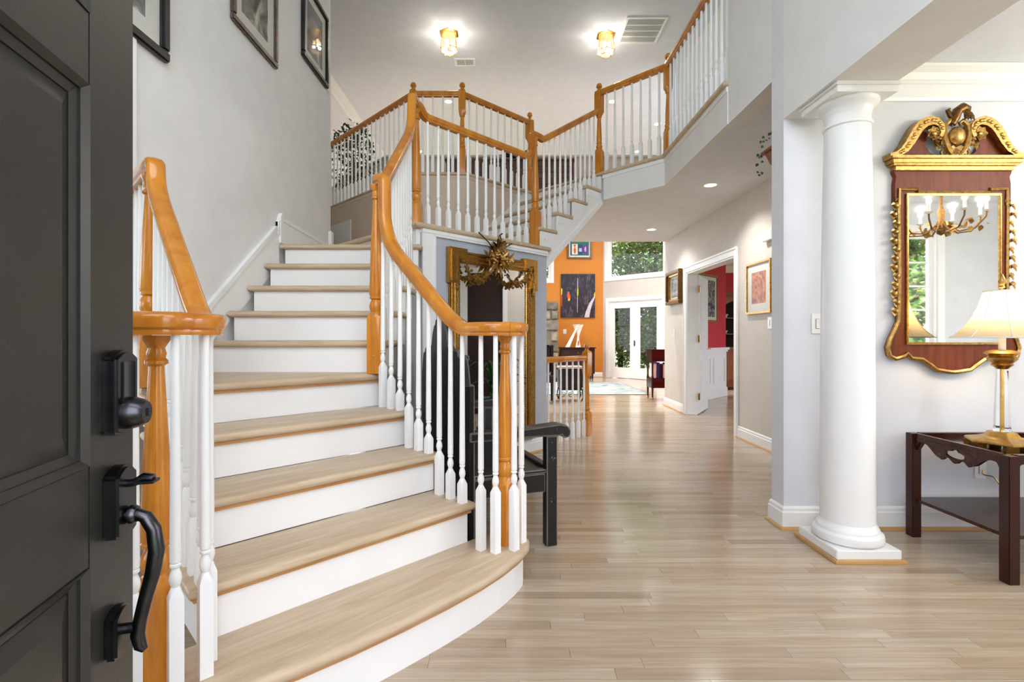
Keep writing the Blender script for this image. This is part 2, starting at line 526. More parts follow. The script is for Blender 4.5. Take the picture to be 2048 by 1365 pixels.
struct(wall((XL, -0.06), (XL, 5.05), 0.14, 0, ZC, [(0.61, 2.40, 0, 2.52)]), 'wall_left', 'wall', 'tall greige stair wall hung with framed photographs', 'wall')
struct(MB().box(-3.2, -1.96, 4.91, 5.05, 0, ZC), 'wall_stair_back', 'wall', 'short wall closing the stair landing on the left', 'wall')
tr = MB()
for y0 in (0.486, 2.330):
    tr.box(XL - 0.15, XL + 0.018, y0, y0 + 0.07, 0, 2.60)
tr.box(XL - 0.15, XL + 0.018, 0.557, 2.329, 2.512, 2.60)
struct(tr, 'trim_1', 'white', 'white casing of the opening in the left wall', 'door casing', 0.004)

front_holes = [(-0.43 + 6, 0.52 + 6, 0, 2.13), (-1.6 + 6, 1.5 + 6, 2.3, 5.3), (2.35 + 6, 3.35 + 6, 0.55, 2.4), (4.1 + 6, 5.12 + 6, 0.55, 2.4), (-5.2 + 6, -2.8 + 6, 0.5, 2.5)]  # includes unseen daylight openings for the foyer and the left room
wf = wall((-6, -0.2), (6.2, -0.2), 0.14, 0, ZC, front_holes)
struct(wf, 'wall_front', 'room', 'front wall of the house behind the viewer', 'wall')
struct(wall((1.645, -0.06), (1.645, 2.9649), -0.335, 2.455, ZC), 'wall_right', 'wall', 'tall greige foyer wall above the column beam', 'wall')
wrb = MB().box(1.645, 6.2, 2.965, 3.0999, 0, H1); wrb.box(1.645, 1.98, 2.965, 3.0999, H1 + 0.0001, ZC)
struct(wrb, 'wall_room_back', 'room', 'light grey wall behind the carved mirror and table', 'wall')
struct(MB().box(1.645, 1.78, 3.10, 3.715, H1 - 0.003, ZC), 'wall_gallery', 'wall', 'upper foyer wall where the gallery railing ends', 'wall')
struct(wall((6.2, -0.2), (6.2, 3.1), -0.14, 0, H1, [(0.6, 2.7, 0.5, 2.4)]), 'wall_room_side', 'room', 'far side wall of the grey room', 'wall')  # hole for the added window that brightens the grey room
struct(wall((-6, -0.2), (-6, 5.05), 0.14, 0, H1, [(1.0, 4.0, 0.5, 2.5)]), 'wall_far_left', 'room', 'outer wall of the room left of the foyer', 'wall')  # hole for an added daylight window
struct(MB().box(-6, -3.19, 4.91, 5.05, 0, H1), 'wall_left_back', 'room', 'back wall of the room left of the foyer', 'wall')
hallw = struct(wall((2.62, 3.10), (2.62, 8.33), -0.14, 0, H1, [(2.64, 4.19, 0, 2.09), (0.95, 1.47, 0, 2.09)]), 'wall_hall', 'hall', 'warm beige hall wall with the double door opening', 'wall')
struct(MB().prism([(2.62, 8.33), (2.76, 8.20), (4.24, 9.68), (4.14, 9.78), (2.66, 8.36)], 0, H1), 'wall_dining', 'red', 'raspberry red dining room wall beyond the doorway', 'wall')
struct(wall((4.0, 11.3), (7.2, 11.3), 0.12, 0, H1), 'wall_dining_back', 'red', 'deep red wall behind the wooden hutch', 'wall')
struct(wall((7.2, 3.1), (7.2, 11.3), -0.12, 0, H1, [(1.5, 5.5, 0.6, 2.4)]), 'wall_dining_side', 'red', 'outer dining room wall with an added daylight window', 'wall')
struct(wall((-4.2, 14.1), (2.75, 14.1), 0.16, 0, ZC, [(4.0, 5.40, 2.76, 4.6), (1.3, 3.7, 0.5, 4.6)]), 'wall_far', 'orange', 'bright orange great room wall with two paintings', 'wall')  # the lower hole is cut for an added bounce light window
fw0, fw1 = Vector((2.68, 14.1)), Vector((7.2, 9.58))
struct(wall(fw0, fw1, 0.18, 0, ZC, [(0.19, 1.83, 0.0, 2.14), (0.14, 1.86, 2.80, 4.9), (2.4, 5.0, 0.4, 4.6)]), 'wall_garden', 'hall', 'angled great room wall with French doors and high window', 'wall')  # the last hole holds an added, unseen daylight window
struct(wall((-3.05, 5.05), (-3.05, 14.1), 0.14, 0, ZC, [(4.35, 8.55, 0.5, 4.6)]), 'wall_loft_left', 'wall', 'side wall of loft and great room at far left', 'wall')  # hole for the added window that lights the great room and loft
struct(wall((2.76, 3.10), (2.76, 8.1), -0.1, Z2 - 0.02, ZC), 'wall_loft_right', 'wall', 'upstairs gallery wall on the right', 'wall')

# second floor slab = hall ceiling below, loft floor above
#OCT = [(1.60, 3.10), (1.60, 5.20), (1.085, 5.715), (1.10, 5.75), (0.30, 6.55), (-0.50, 5.80), (-1.14, 5.80), (-3.05, 7.71), (-3.05, 8.9), (-2.0, 8.33), (2.62, 8.33), (2.9, 8.33), (2.9, 3.10)]
struct(MB().prism([(1.69, 3.10), (1.69, 5.25), (1.14, 5.80), (0.35, 6.59), (-0.52, 5.82), (-1.12, 5.82), (-3.05, 7.75), (-3.05, 8.9), (-2.0, 8.33), (2.9, 8.33), (2.9, 3.10)], H1, Z2 - 0.03), 'ceiling_hall', 'ceil', 'flat grey white hall ceiling under the loft', 'ceiling')
# fascia boards and oak nosing round the stairwell
fa = MB()
fa.prism([(1.64, 3.716), (1.64, 5.215), (1.10, 5.757), (1.16, 5.79), (1.70, 5.25), (1.70, 3.716)], H1 - 0.003, Z2 - 0.031)
struct(fa, 'trim_2', 'wall', 'cream fascia of the upstairs gallery', 'fascia')
fb = MB()
fb.prism([(1.632, 3.72), (1.632, 5.211), (1.085, 5.757), (1.10, 5.765), (1.645, 5.22), (1.645, 3.72)], Z2 - 0.075, Z2 - 0.03)
struct(fb, 'trim_3', 'white', 'narrow white moulding under the gallery nosing', 'moulding')
ns = MB()
ns.slab([(1.60, 3.70), (1.72, 3.70), (1.72, 5.25), (1.19, 5.78), (1.05, 5.75), (1.60, 5.20)], Z2, 0.035, 0.012)
struct(ns, 'trim_4', 'tread', 'oak nosing strip below the gallery balusters', 'nosing', 0, SM)
ns = MB()
ns.slab([(0.33, 6.53), (0.26, 6.60), (-0.545, 5.865), (-1.10, 5.865), (-3.0, 7.765), (-3.05, 7.69), (-1.14, 5.745), (-0.50, 5.745)], Z2, 0.035, 0.012)
struct(ns, 'trim_5', 'tread_x', 'oak nosing strip along the loft edge', 'nosing', 0, SM)
bw = MB()
bw.prism([(0.34, 6.61), (-0.50, 5.77), (-1.13, 5.77), (-3.05, 7.69), (-3.05, 7.80), (-1.09, 5.87), (-0.545, 5.87), (0.28, 6.68)], 1.9, Z2 - 0.04)
struct(bw, 'wall_stairwell', 'beige', 'angled beige stairwell wall beneath the loft railing', 'wall')
bt = MB()
bt.prism([(0.34, 6.60), (-0.495, 5.765), (-1.132, 5.765), (-3.05, 7.683), (-3.05, 7.70), (-1.12, 5.78), (-0.505, 5.78), (0.33, 6.62)], Z2 - 0.075, Z2 - 0.036)
struct(bt, 'trim_6', 'beige', 'beige moulding under the loft nosing', 'moulding')
struct(MB().plate([(-7.3, 2.07), (-6.35, 2.07), (-6.35, 2.76), (-7.3, 2.76)], (4.62 * 0.5, 4.62 * 0.5, 0), (R2, -R2, 0), (0, 0, 1), -0.014, 0.0), 'trim_7', 'wall', 'pale access panel low on the stairwell wall', 'panel')
# loft half wall
hw = MB().prism([(2.76, 7.95), (-1.95, 7.95), (-3.05, 9.05), (-3.05, 9.2), (-1.9, 8.07), (2.76, 8.07)], Z2, 4.03)
struct(hw, 'wall_loft_half', 'beige', 'low beige wall at the back of the loft', 'half wall')
struct(MB().prism([(2.76, 7.92), (-1.96, 7.92), (-3.05, 9.02), (-3.05, 9.22), (-1.88, 8.10), (2.76, 8.10)], 4.03, 4.06), 'trim_8', 'beige', 'flat cap of the loft half wall', 'cap')

struct(MB().box(-6.2, 7.4, -0.3, 15.6, ZC, ZC + 0.1), 'ceiling', 'ceil', 'high white ceiling over foyer and loft', 'ceiling')
struct(MB().box(1.98, 6.3, -0.06, 2.965, H1, H1 + 0.1), 'ceiling_room', 'ceil', 'ceiling of the grey room with crown moulding', 'ceiling')
struct(MB().box(-6.2, -1.96, -0.1, 5.05, H1, H1 + 0.1), 'ceiling_left', 'ceil', 'ceiling of the room left of the foyer', 'ceiling')
struct(MB().prism([(2.9, 3.1), (7.3, 3.1), (7.3, 11.3), (4.1, 11.3), (4.2, 9.7), (2.76, 8.3)], H1, H1 + 0.1), 'ceiling_dining', 'ceil', 'ceiling of the red dining room', 'ceiling')

# crown of the grey room
cp = [(0, 0), (0.012, 0), (0.018, 0.018), (0.014, 0.03), (0.014, 0.095), (0.024, 0.10), (0.024, 0.112), (0.032, 0.118), (0.05, 0.15), (0.085, 0.175), (0.085, 0.19), (0, 0.19)]
cr = MB()
for xa, xb in ((1.98, 6.2),):
    n = len(cp)
    vs = [(xa, 2.965 - a, 2.558 + b_) for a, b_ in cp] + [(xb, 2.965 - a, 2.558 + b_) for a, b_ in cp]
    cr.add(vs, [list(range(n)), list(range(2 * n - 1, n - 1, -1))] + [(i, i + n, (i + 1) % n + n, (i + 1) % n) for i in range(n)])
struct(cr, 'trim_9', 'white', 'white layered crown moulding above the carved mirror', 'crown moulding', 0, None)
cr = MB()
n = len(cp)
vs = [(-3.05 + a * 1.2, 5.05, 5.31 + b_) for a, b_ in cp] + [(-3.05 + a * 1.2, 14.1, 5.31 + b_) for a, b_ in cp]
cr.add(vs, [list(range(n)), list(range(2 * n - 1, n - 1, -1))] + [(i, i + n, (i + 1) % n + n, (i + 1) % n) for i in range(n)])
struct(cr, 'trim_10', 'white', 'white crown moulding high on the loft wall', 'crown moulding')

# baseboards with their oak shoe
def baseboard(name, pts, label, side=1, closed=False, hgt=0.135):
    """pts: plan polyline along the wall face; the board projects to the right of the direction"""
    prof = [(0, 0.0), (0.016, 0.0), (0.016, hgt - 0.035), (0.011, hgt - 0.028), (0.011, hgt - 0.012), (0.004, hgt), (0, hgt)]
    mb = MB()
    path = [(p[0], p[1], 0) for p in pts]
    def mitre(prof_):
        P = [Vector(p[:2]) for p in path]; rows = []
        for i, p in enumerate(P):
            ns_ = []
            if i > 0: d = (P[i] - P[i - 1]).normalized(); ns_.append(Vector((d.y, -d.x)))
            if i < len(P) - 1: d = (P[i + 1] - P[i]).normalized(); ns_.append(Vector((d.y, -d.x)))
            k = sum(ns_, Vector((0, 0))); k = k / k.dot(ns_[0])
            rows.append([(p.x + k.x * a, p.y + k.y * a, b_) for a, b_ in prof_])
        m_ = len(prof_); vs_ = [q for r_ in rows for q in r_]; fs_ = []
        for i in range(len(rows) - 1):
            for k in range(m_):
                j = (k + 1) % m_
                fs_.append((i * m_ + k, (i + 1) * m_ + k, (i + 1) * m_ + j, i * m_ + j))
        fs_.append(list(range(m_))); fs_.append([(len(rows) - 1) * m_ + k for k in range(m_ - 1, -1, -1)])
        return MB().add(vs_, fs_)
    o = struct(mitre(prof), name, 'white', label, 'baseboard')
    mitre([(0.016, 0.0), (0.03, 0.0), (0.029, 0.008), (0.024, 0.016), (0.016, 0.018)]).build('shoe_moulding', 'shoe', o)
    return o
baseboard('baseboard_right', [(1.78, 3.10), (1.645, 3.10), (1.645, 2.965), (6.2, 2.965)], 'white baseboard wrapping the wall end beside the column')
baseboard('baseboard_hall', [(2.76, 8.33), (2.62, 8.33), (2.62, 7.37)], 'white baseboard left of the double door')
baseboard('baseboard_hall_near', [(2.62, 5.66), (2.62, 4.66)], 'white baseboard under the gold framed print')
baseboard('baseboard_far', [(-3.0, 14.1), (2.66, 14.1)], 'white baseboard along the orange wall')

# wall under the stair: blue grey mirror wall and the narrow return
mw = MB().prism([(-0.70, 3.98), (0.385, 5.065), (0.30, 5.15), (-0.78, 4.07)], 0, 2.03)
struct(mw, 'wall_mirror', 'blue', 'blue grey angled wall carrying the tall gold mirror', 'wall')
us = MB()
us.box(-0.82, -0.72, 2.83, 2.93, 0, 0.75)
for i, (ya, yb) in enumerate(((2.93, 3.17), (3.17, 3.42), (3.42, 3.66), (3.66, 4.02))):
    us.box(-0.82, -0.72, ya, yb, 0, 0.90 + 0.188 * i)
struct(us, 'wall_understair', 'blue', 'blue grey wall under the stair steps', 'wall')
baseboard('baseboard_mirror', [(-0.70, 3.98), (0.385, 5.065), (0.30, 5.15)], 'white baseboard under the tall gold mirror')
tw = MB()
d45 = (R2, R2, 0)
tw.plate([(0.0, 0.14), (0.11, 0.14), (0.11, 2.03), (0.0, 2.03)], (-0.70, 3.98, 0), d45, (0, 0, 1), 0.014, 0.0)
tw.plate([(0.11, 1.985), (1.535, 1.985), (1.535, 2.03), (0.11, 2.03)], (-0.70, 3.98, 0), d45, (0, 0, 1), 0.014, 0.0)
tw.plate([(0.11, 0.14), (0.125, 0.14), (0.125, 1.985), (0.11, 1.985)], (-0.70, 3.98, 0), d45, (0, 0, 1), 0.022, 0.0)
tw.plate([(0.11, 1.972), (1.535, 1.972), (1.535, 1.987), (0.11, 1.987)], (-0.70, 3.98, 0), d45, (0, 0, 1), 0.022, 0.0)
struct(tw, 'trim_11', 'white', 'white trim boards framing the blue grey mirror wall', 'trim')

# column with plinth and abacus
CX, CY = 1.831, 2.68
col = tag(thing('column', 'smooth white round column on a square plinth', 'column', (CX, CY, 0)), kind='structure')
MB().box(-0.166, 0.166, -0.166, 0.166, 0.014, 0.062).build('plinth', 'white', col, 0.004)
sh = MB()
for a in range(4):
    q = [(-0.184, -0.184), (0.184, -0.184), (0.166, -0.166), (-0.166, -0.166)]
    ca, sa = math.cos(a * PI / 2), math.sin(a * PI / 2)
    sh.prism([(x * ca - y_ * sa, x * sa + y_ * ca) for x, y_ in q], 0.0, 0.018)
sh.build('shoe_moulding', 'shoe', col, 0.003)
MB().lathe([(0.150, 0.062), (0.163, 0.072), (0.167, 0.09), (0.163, 0.108), (0.150, 0.118), (0.146, 0.122), (0.146, 0.130), (0.141, 0.140), (0.133, 0.150), (0.128, 0.162)], seg=48).build('base_torus', 'white', col, 0, SM)
MB().lathe([(0.127, 0.15), (0.126, 0.4), (0.1255, 0.9), (0.122, 1.4), (0.115, 1.9), (0.108, 2.25), (0.107, 2.27), (0.115, 2.275), (0.117, 2.284), (0.113, 2.293), (0.107, 2.297), (0.107, 2.34)], seg=48).build('shaft', 'white', col, 0, SM)
MB().lathe([(0.107, 2.335), (0.112, 2.345), (0.112, 2.355), (0.122, 2.37), (0.138, 2.382), (0.145, 2.395), (0.145, 2.405)], seg=48).build('capital', 'white', col, 0, SM)
ab = MB().box(-0.157, 0.157, -0.157, 0.157, 2.403, 2.437); ab.box(-0.165, 0.165, -0.165, 0.165, 2.437, 2.455)
ab.build('abacus', 'white', col, 0.003)

# ------------------------------------------------------------------ staircase
RS = 0.188
st = tag(thing('staircase', 'white staircase with pale oak treads turning up to the loft', 'staircase', (-0.6, 2.3, 0)), kind='structure')
QN = [None, 2.055, 2.476, 2.85, 3.22, 3.59]
YN = {6: 2.915, 7: 3.158, 8: 3.407, 9: 3.644, 10: 3.886}
def P(lst):
    return [sq(a, b_) for a, b_ in lst]
half = [(1.35, 2.035), (1.62, 2.040), (1.86, 2.058), (2.07, 2.092), (2.24, 2.135), (2.37, 2.185), (2.455, 2.26), (2.485, 2.345), (2.45, 2.44), (2.37, 2.50), (2.26, 2.53), (2.15, 2.54)]
full = half + [(2.70 - a, b_) for a, b_ in half[::-1][:-1]]
steps = {1: P(full)}
for i in (2, 3, 4):
    steps[i] = P([(0.53, QN[i]), (2.17, QN[i]), (2.17, QN[i + 1] + 0.05), (0.53, QN[i + 1] + 0.05)])
L5, R5 = sq(0.53, 3.59), sq(2.17, 3.59)
steps[5] = [L5, R5, (-0.69, 2.96), (-1.82, 2.96), (-1.82, 2.355)]
for i in (6, 7, 8, 9):
    steps[i] = [(-1.80, YN[i]), (-0.69, YN[i]), (-0.69, YN[i + 1] + 0.05), (-1.80, YN[i + 1] + 0.05)]
steps[10] = [(-1.80, YN[10]), (-0.69, YN[10]), (-0.69, 3.99), (-0.74, 4.0), (-1.80, 5.05)]
LAND = [(-0.735, 3.905), (0.435, 5.075), (0.38, 5.13), (0.32, 5.09), (0.26, 5.15), (-0.46, 5.80), (-0.52, 5.80), (-1.13, 5.80), (-3.0, 7.66), (-3.04, 5.06), (-1.83, 5.02)]
SU = {12: 5.30, 13: 5.68, 14: 6.06, 15: 6.43, 16: 6.81}
def ud(s_, e_):   # upper flight grid: s = X+Y, e = X-Y
    return ((s_ + e_) / 2, (s_ - e_) / 2)
E0, E1 = -6.27, -4.68
for i in range(1, 11):
    zt = RS * i
    mt = 'tread' if i <= 5 else 'tread_x'
    t = MB().slab(steps[i], zt, 0.040, 0.017).build('tread', mt, st, 0, SM, None, True)
    # body of the step below: riser face and closed sides
    poly = [Vector(p) for p in steps[i]]
    n = len(poly); ins = []
    ar = sum(poly[k].x * poly[(k + 1) % n].y - poly[(k + 1) % n].x * poly[k].y for k in range(n))
    if ar < 0: poly.reverse()
    def inset(pl, off):
        out = []
        for k in range(len(pl)):
            a, p, c = pl[k - 1], pl[k], pl[(k + 1) % len(pl)]
            d1 = (p - a).normalized(); d2 = (c - p).normalized()
            n1 = Vector((-d1.y, d1.x)); n2 = Vector((-d2.y, d2.x)); kk = n1 + n2
            q = p + kk / max(0.35, kk.dot(n1)) * off
            out.append((q.x, q.y))
        return out
    MB().prism(inset(poly, 0.030), zt - RS if i <= 5 else zt - RS - 0.03, zt - 0.0405).build('riser', 'white', st, 0, None, None, True)
    if i <= 5:
        MB().prism(inset(poly, 0.017), zt - 0.052, zt - 0.0402).build('cove_moulding', 'cove', t, 0, None, None, True)
ZL = RS * 11
t = MB().slab(LAND, ZL, 0.048, 0.019).build('landing', 'tread_n', st, 0, SM, None, True)
MB().prism([(-0.745, 3.975), (-1.815, 5.045), (-1.75, 5.11), (-0.68, 4.04)], ZL - RS - 0.03, ZL - 0.0485).build('riser', 'white', st, 0, None, None, True)
MB().prism([(-0.688, 3.962), (0.398, 5.048), (0.30, 5.13), (-0.78, 4.05)], ZL - 0.075, ZL - 0.0485).build('ledge_moulding', 'white', st, 0, None, None, True)
RU = (Z2 - ZL) / 5
for i in range(12, 17):
    zt = ZL + RU * (i - 11)
    s0 = SU[i]
    if i < 16:
        MB().slab([ud(s0, E0 + 0.02), ud(s0, E1), ud(s0 + 0.40, E1), ud(s0 + 0.40, E0 + 0.02)], zt, 0.042, 0.017).build('tread', 'tread_n', st, 0, SM, None, True)
        MB().prism([ud(s0 + 0.04, E0 + 0.02), ud(s0 + 0.04, E1 - 0.045), ud(s0 + 0.42, E1 - 0.045), ud(s0 + 0.42, E0 + 0.02)], zt - RU, zt - 0.0425).build('riser', 'white', st, 0, None, None, True)
    else:
        MB().slab([ud(s0, E0 + 0.02), ud(s0, E1 + 0.01), ud(s0 + 0.16, E1 + 0.01), ud(s0 + 0.16, E0 + 0.02)], zt, 0.035, 0.013).build('tread', 'tread_n', st, 0, SM, None, True)
        MB().prism([ud(s0 + 0.04, E0 + 0.02), ud(s0 + 0.04, E1 - 0.045), ud(s0 + 0.12, E1 - 0.045), ud(s0 + 0.12, E0 + 0.02)], zt - RU, zt - 0.036).build('riser', 'white', st, 0, None, None, True)
# cut stringer of the upper flight (open side) with its lower moulding
so, eo = Vector((0, 0, 0)), E1 - 0.04
pts = [(5.34 - 5.3, ZL - 0.02)]
for i in range(12, 16):
    zt = ZL + RU * (i - 11)
    pts += [(SU[i] + 0.04 - 5.3, zt - 0.043), (SU[i + 1] + 0.04 - 5.3, zt - 0.043)]
pts += [(1.56, Z2 - 0.04), (1.56, 2.70), (0.12, 1.84), (0.04, 1.86)]
pts = [(a * R2, z) for a, z in pts]
o0 = ud(5.3, eo)
MB().plate(pts, (o0[0], o0[1], 0), (R2, R2, 0), (0, 0, 1), 0.012, -0.03).build('stringer', 'white', st, 0, None, None, True)
MB().plate([(0.04 * R2, 1.90), (0.04 * R2, 1.84), (0.12 * R2, 1.825), (1.585 * R2, 2.70), (1.55 * R2, 2.75), (0.12 * R2, 1.90)], (o0[0], o0[1], 0), (R2, R2, 0), (0, 0, 1), 0.026, -0.03).build('stringer_moulding', 'white', st, 0.003, None, None, True)
# scroll brackets on the stringer below each tread end
for i in range(12, 16):
    zt = ZL + RU * (i - 11) - 0.044
    b0 = (SU[i] - 5.3) * R2
    br = [(b0 + 0.03, zt), (b0 + 0.03, zt - 0.07), (b0 + 0.06, zt - 0.085), (b0 + 0.085, zt - 0.07), (b0 + 0.11, zt - 0.09), (b0 + 0.15, zt - 0.065), (b0 + 0.19, zt - 0.045), (b0 + 0.235, zt - 0.03), (b0 + 0.262, zt)]
    MB().plate(br, (o0[0], o0[1], 0), (R2, R2, 0), (0, 0, 1), 0.019, 0.011).build('scroll_bracket', 'white', st, 0, None, None, True)
# sloping soffit under the upper flight
MB().add([ud(5.34, E1 - 0.05) + (1.86,), ud(6.86, E1 - 0.05) + (2.70,), ud(6.86, E0) + (2.70,), ud(5.34, E0) + (1.86,),
          ud(5.34, E1 - 0.05) + (1.90,), ud(6.86, E1 - 0.05) + (2.74,), ud(6.86, E0) + (2.74,), ud(5.34, E0) + (1.90,)],
         [(0, 1, 2, 3), (7, 6, 5, 4), (0, 4, 5, 1), (1, 5, 6, 2), (2, 6, 7, 3), (3, 7, 4, 0)]).build('soffit', 'wall', st, 0, None, None, True)
# skirt board of the upper flight on the stairwell wall
pts = [(-0.06, ZL), (0.0, ZL + 0.17), (1.05, Z2 + 0.0), (1.08, Z2 - 0.05), (1.08, ZL + 0.4)]
o1 = ud(5.3, -6.26)
MB().plate([(-0.02, ZL), (-0.02, ZL + 0.16), (1.0, Z2 - 0.03), (1.07, Z2 - 0.03), (1.07, Z2 - 0.25), (0.2, ZL)], (o1[0], o1[1], 0), (R2, R2, 0), (0, 0, 1), 0.02, -0.01).build('skirt_board', 'white', st, 0, None, None, True)
# skirt board on the left wall
sk = [(2.36, 0.96), (2.50, 0.96), (2.915, 1.06), (3.886, 1.70), (3.886, 1.86), (3.93, 1.90), (3.93, 2.07), (3.86, 2.05), (3.86, 1.99), (2.90, 1.255), (2.60, 1.13), (2.36, 1.12)]
MB().plate(sk, (XL, 0, 0), (0, 1, 0), (0, 0, 1), 0.016, 0.0).build('skirt_board', 'white', st, 0, None, None, True)
def along(pts2, w, d_):
    mb = MB()
    for a, b_ in zip(pts2[:-1], pts2[1:]):
        dy, dz = b_[0] - a[0], b_[1] - a[1]; L = math.hypot(dy, dz); ny, nz = -dz / L * w, dy / L * w
        mb.plate([a, b_, (b_[0] + ny, b_[1] + nz), (a[0] + ny, a[1] + nz)], (XL, 0, 0), (0, 1, 0), (0, 0, 1), d_, 0.0)
    return mb
along([(2.36, 1.12), (2.62, 1.135), (2.90, 1.25), (3.85, 1.98)], 0.035, 0.026).build('skirt_cap', 'white', st, 0, None, None, True)
along([(3.86, 2.06), (3.86, 1.95)], 0.05, 0.026).build('skirt_block', 'white', st, 0, None, None, True)
MB().plate([(3.885, 1.89), (3.93, 1.89), (3.93, 2.115), (3.915, 2.13), (3.90, 2.115), (3.885, 2.08)], (XL, 0, 0), (0, 1, 0), (0, 0, 1), 0.03, 0.0).build('skirt_end', 'white', st, 0, None, None, True)
along([(3.93, 2.07), (4.95, 2.04)], 0.03, 0.02).build('skirt_cap', 'white', st, 0, None, None, True)
MB().plate([(3.93, 1.88), (4.97, 1.88), (4.97, 2.04), (3.93, 2.07)], (XL, 0, 0), (0, 1, 0), (0, 0, 1), 0.014, 0.0).build('skirt_board', 'white', st, 0, None, None, True)
MB().box(XL - 0.002, XL + 0.03, 4.98, 5.06, ZL, ZL + 0.15).build('skirt_end', 'white', st, 0.008, None, None, True)

# ------------------------------------------------------------------ balusters, newels, rails
_bal = {}
def baluster_mesh(L, thin=False):
    key = (round(L, 2), thin); L = key[0]
    if key in _bal: return _bal[key]
    T = min(0.685, L - 0.09); hb = L - T
    w = 0.017
    mb = MB(); seg = 12
    # square block with chamfered top, then a turned shaft
    def ring(r_, z, square=0.0):
        out = []
        for k in range(seg):
            a = 2 * PI * k / seg + PI / 12 * 0
            c, s_ = math.cos(a), math.sin(a)
            if square:
                m_ = max(abs(c), abs(s_)); out.append((square * c / m_, square * s_ / m_, z))
            else:
                out.append((r_ * c, r_ * s_, z))
        return out
    seg = 16
    rows = [ring(0, 0, w), ring(0, hb - 0.018, w), ring(0.0125, hb + 0.004), ring(0.010, hb + 0.010), ring(0.0125, hb + 0.018), ring(0.0155, hb + 0.030), ring(0.0140, hb + 0.043),
            ring(0.0095, hb + 0.056), ring(0.0095, hb + 0.060), ring(0.0135, hb + 0.064), ring(0.0135, hb + 0.070), ring(0.010, hb + 0.073), ring(0.0135, hb + 0.077), ring(0.0138, hb + 0.09), ring(0.0105, L)]
    vs = [p for r_ in rows for p in r_]; fs = []
    for i in range(len(rows) - 1):
        for k in range(seg):
            j = (k + 1) % seg
            fs.append((i * seg + k, i * seg + j, (i + 1) * seg + j, (i + 1) * seg + k))
    fs.append(list(range(seg - 1, -1, -1))); fs.append([(len(rows) - 1) * seg + k for k in range(seg)])
    me = MB().add(vs, fs).mesh('baluster', 0, SM); me.materials.append(M['white'])
    _bal[key] = me
    return me
def baluster(parent, x, y_, z, L, ang=PI / 4):
    o = bpy.data.objects.new('baluster', baluster_mesh(L)); COL.objects.link(o); o.parent = parent
    inv = mat_of(parent).inverted()
    o.location = inv @ Vector((x, y_, z)); o.rotation_euler = (0, 0, ang)
    return o
def turned(parent, name, x, y_, z, rows, ang, mat='honeyz', w=0.042):
    """rows: ('s', half, z) square rings or ('r', radius, z) round rings"""
    seg = 24; rs = []
    for kind, r_, zz in rows:
        rg = []
        for k in range(seg):
            a = 2 * PI * k / seg
            c, s_ = math.cos(a), math.sin(a)
            if kind == 's':
                m_ = max(abs(c), abs(s_)); rg.append((r_ * c / m_, r_ * s_ / m_, zz))
            else:
                rg.append((r_ * c, r_ * s_, zz))
        rs.append(rg)
    vs = [p for r_ in rs for p in r_]; fs = []
    for i in range(len(rs) - 1):
        for k in range(seg):
            j = (k + 1) % seg
            fs.append((i * seg + k, i * seg + j, (i + 1) * seg + j, (i + 1) * seg + k))
    fs.append(list(range(seg - 1, -1, -1))); fs.append([(len(rs) - 1) * seg + k for k in range(seg)])
    o = MB().add(vs, fs).build(name, mat, parent, 0, math.radians(30))
    o.location = mat_of(parent).inverted() @ Vector((x, y_, z)); o.rotation_euler = (0, 0, ang - parent.rotation_euler.z)
    return o
def stair_newel(parent, x, y_, z, Ht, hb, ang):
    w = 0.042
    t = Ht
    rows = [('s', w, 0), ('s', w, hb - 0.02), ('r', w * 0.86, hb + 0.005), ('r', 0.030, hb + 0.012), ('r', 0.037, hb + 0.03), ('r', 0.039, hb + 0.048), ('r', 0.033, hb + 0.068),
            ('r', 0.026, hb + 0.082), ('r', 0.036, hb + 0.088), ('r', 0.037, hb + 0.098), ('r', 0.034, hb + 0.102), ('r', 0.038, hb + 0.112), ('r', 0.031, (hb + t) / 2), ('r', 0.0185, t - 0.085),
            ('r', 0.028, t - 0.078), ('r', 0.028, t - 0.070), ('r', 0.021, t - 0.062), ('r', 0.024, t - 0.05), ('r', 0.020, t - 0.035), ('r', 0.033, t - 0.012), ('r', 0.034, t)]
    return turned(parent, 'newel_post', x, y_, z, rows, ang)
def loft_newel(parent, x, y_, z, Ht=1.065, ang=0.0):
    w = 0.041; h = Ht
    rows = [('s', w, 0), ('s', w, 0.255), ('r', w * 0.95, 0.285), ('r', 0.028, 0.292), ('r', 0.036, 0.305), ('r', 0.037, 0.322), ('r', 0.027, 0.345), ('r', 0.033, 0.352), ('r', 0.033, 0.362), ('r', 0.027, 0.368),
            ('r', 0.030, 0.375), ('r', 0.031, 0.42), ('r', 0.024, 0.60), ('r', 0.022, 0.655), ('r', 0.031, 0.662), ('r', 0.031, 0.675), ('r', 0.036, 0.685), ('s', w * 0.98, 0.72), ('s', w, 0.735), ('s', w, h - 0.125), ('s', w * 0.9, h - 0.10), ('r', 0.028, h - 0.085),
            ('r', 0.019, h - 0.07), ('r', 0.019, h - 0.062), ('r', 0.033, h - 0.05), ('r', 0.035, h - 0.038), ('r', 0.030, h - 0.02), ('r', 0.022, h - 0.008), ('r', 0.008, h)]
    return turned(parent, 'newel_post', x, y_, z, rows, ang)
RP = [(-0.023, -0.031), (0.023, -0.031), (0.025, -0.022), (0.024, -0.017), (0.031, -0.011), (0.0335, 0.008), (0.032, 0.020), (0.024, 0.028), (0.0, 0.031), (-0.024, 0.028), (-0.032, 0.020), (-0.0335, 0.008), (-0.031, -0.011), (-0.024, -0.017), (-0.025, -0.022)]
def rail(parent, path, mat='honey'):
    return MB().sweep(path, RP).build('handrail', mat, parent, 0, math.radians(40), None, True)

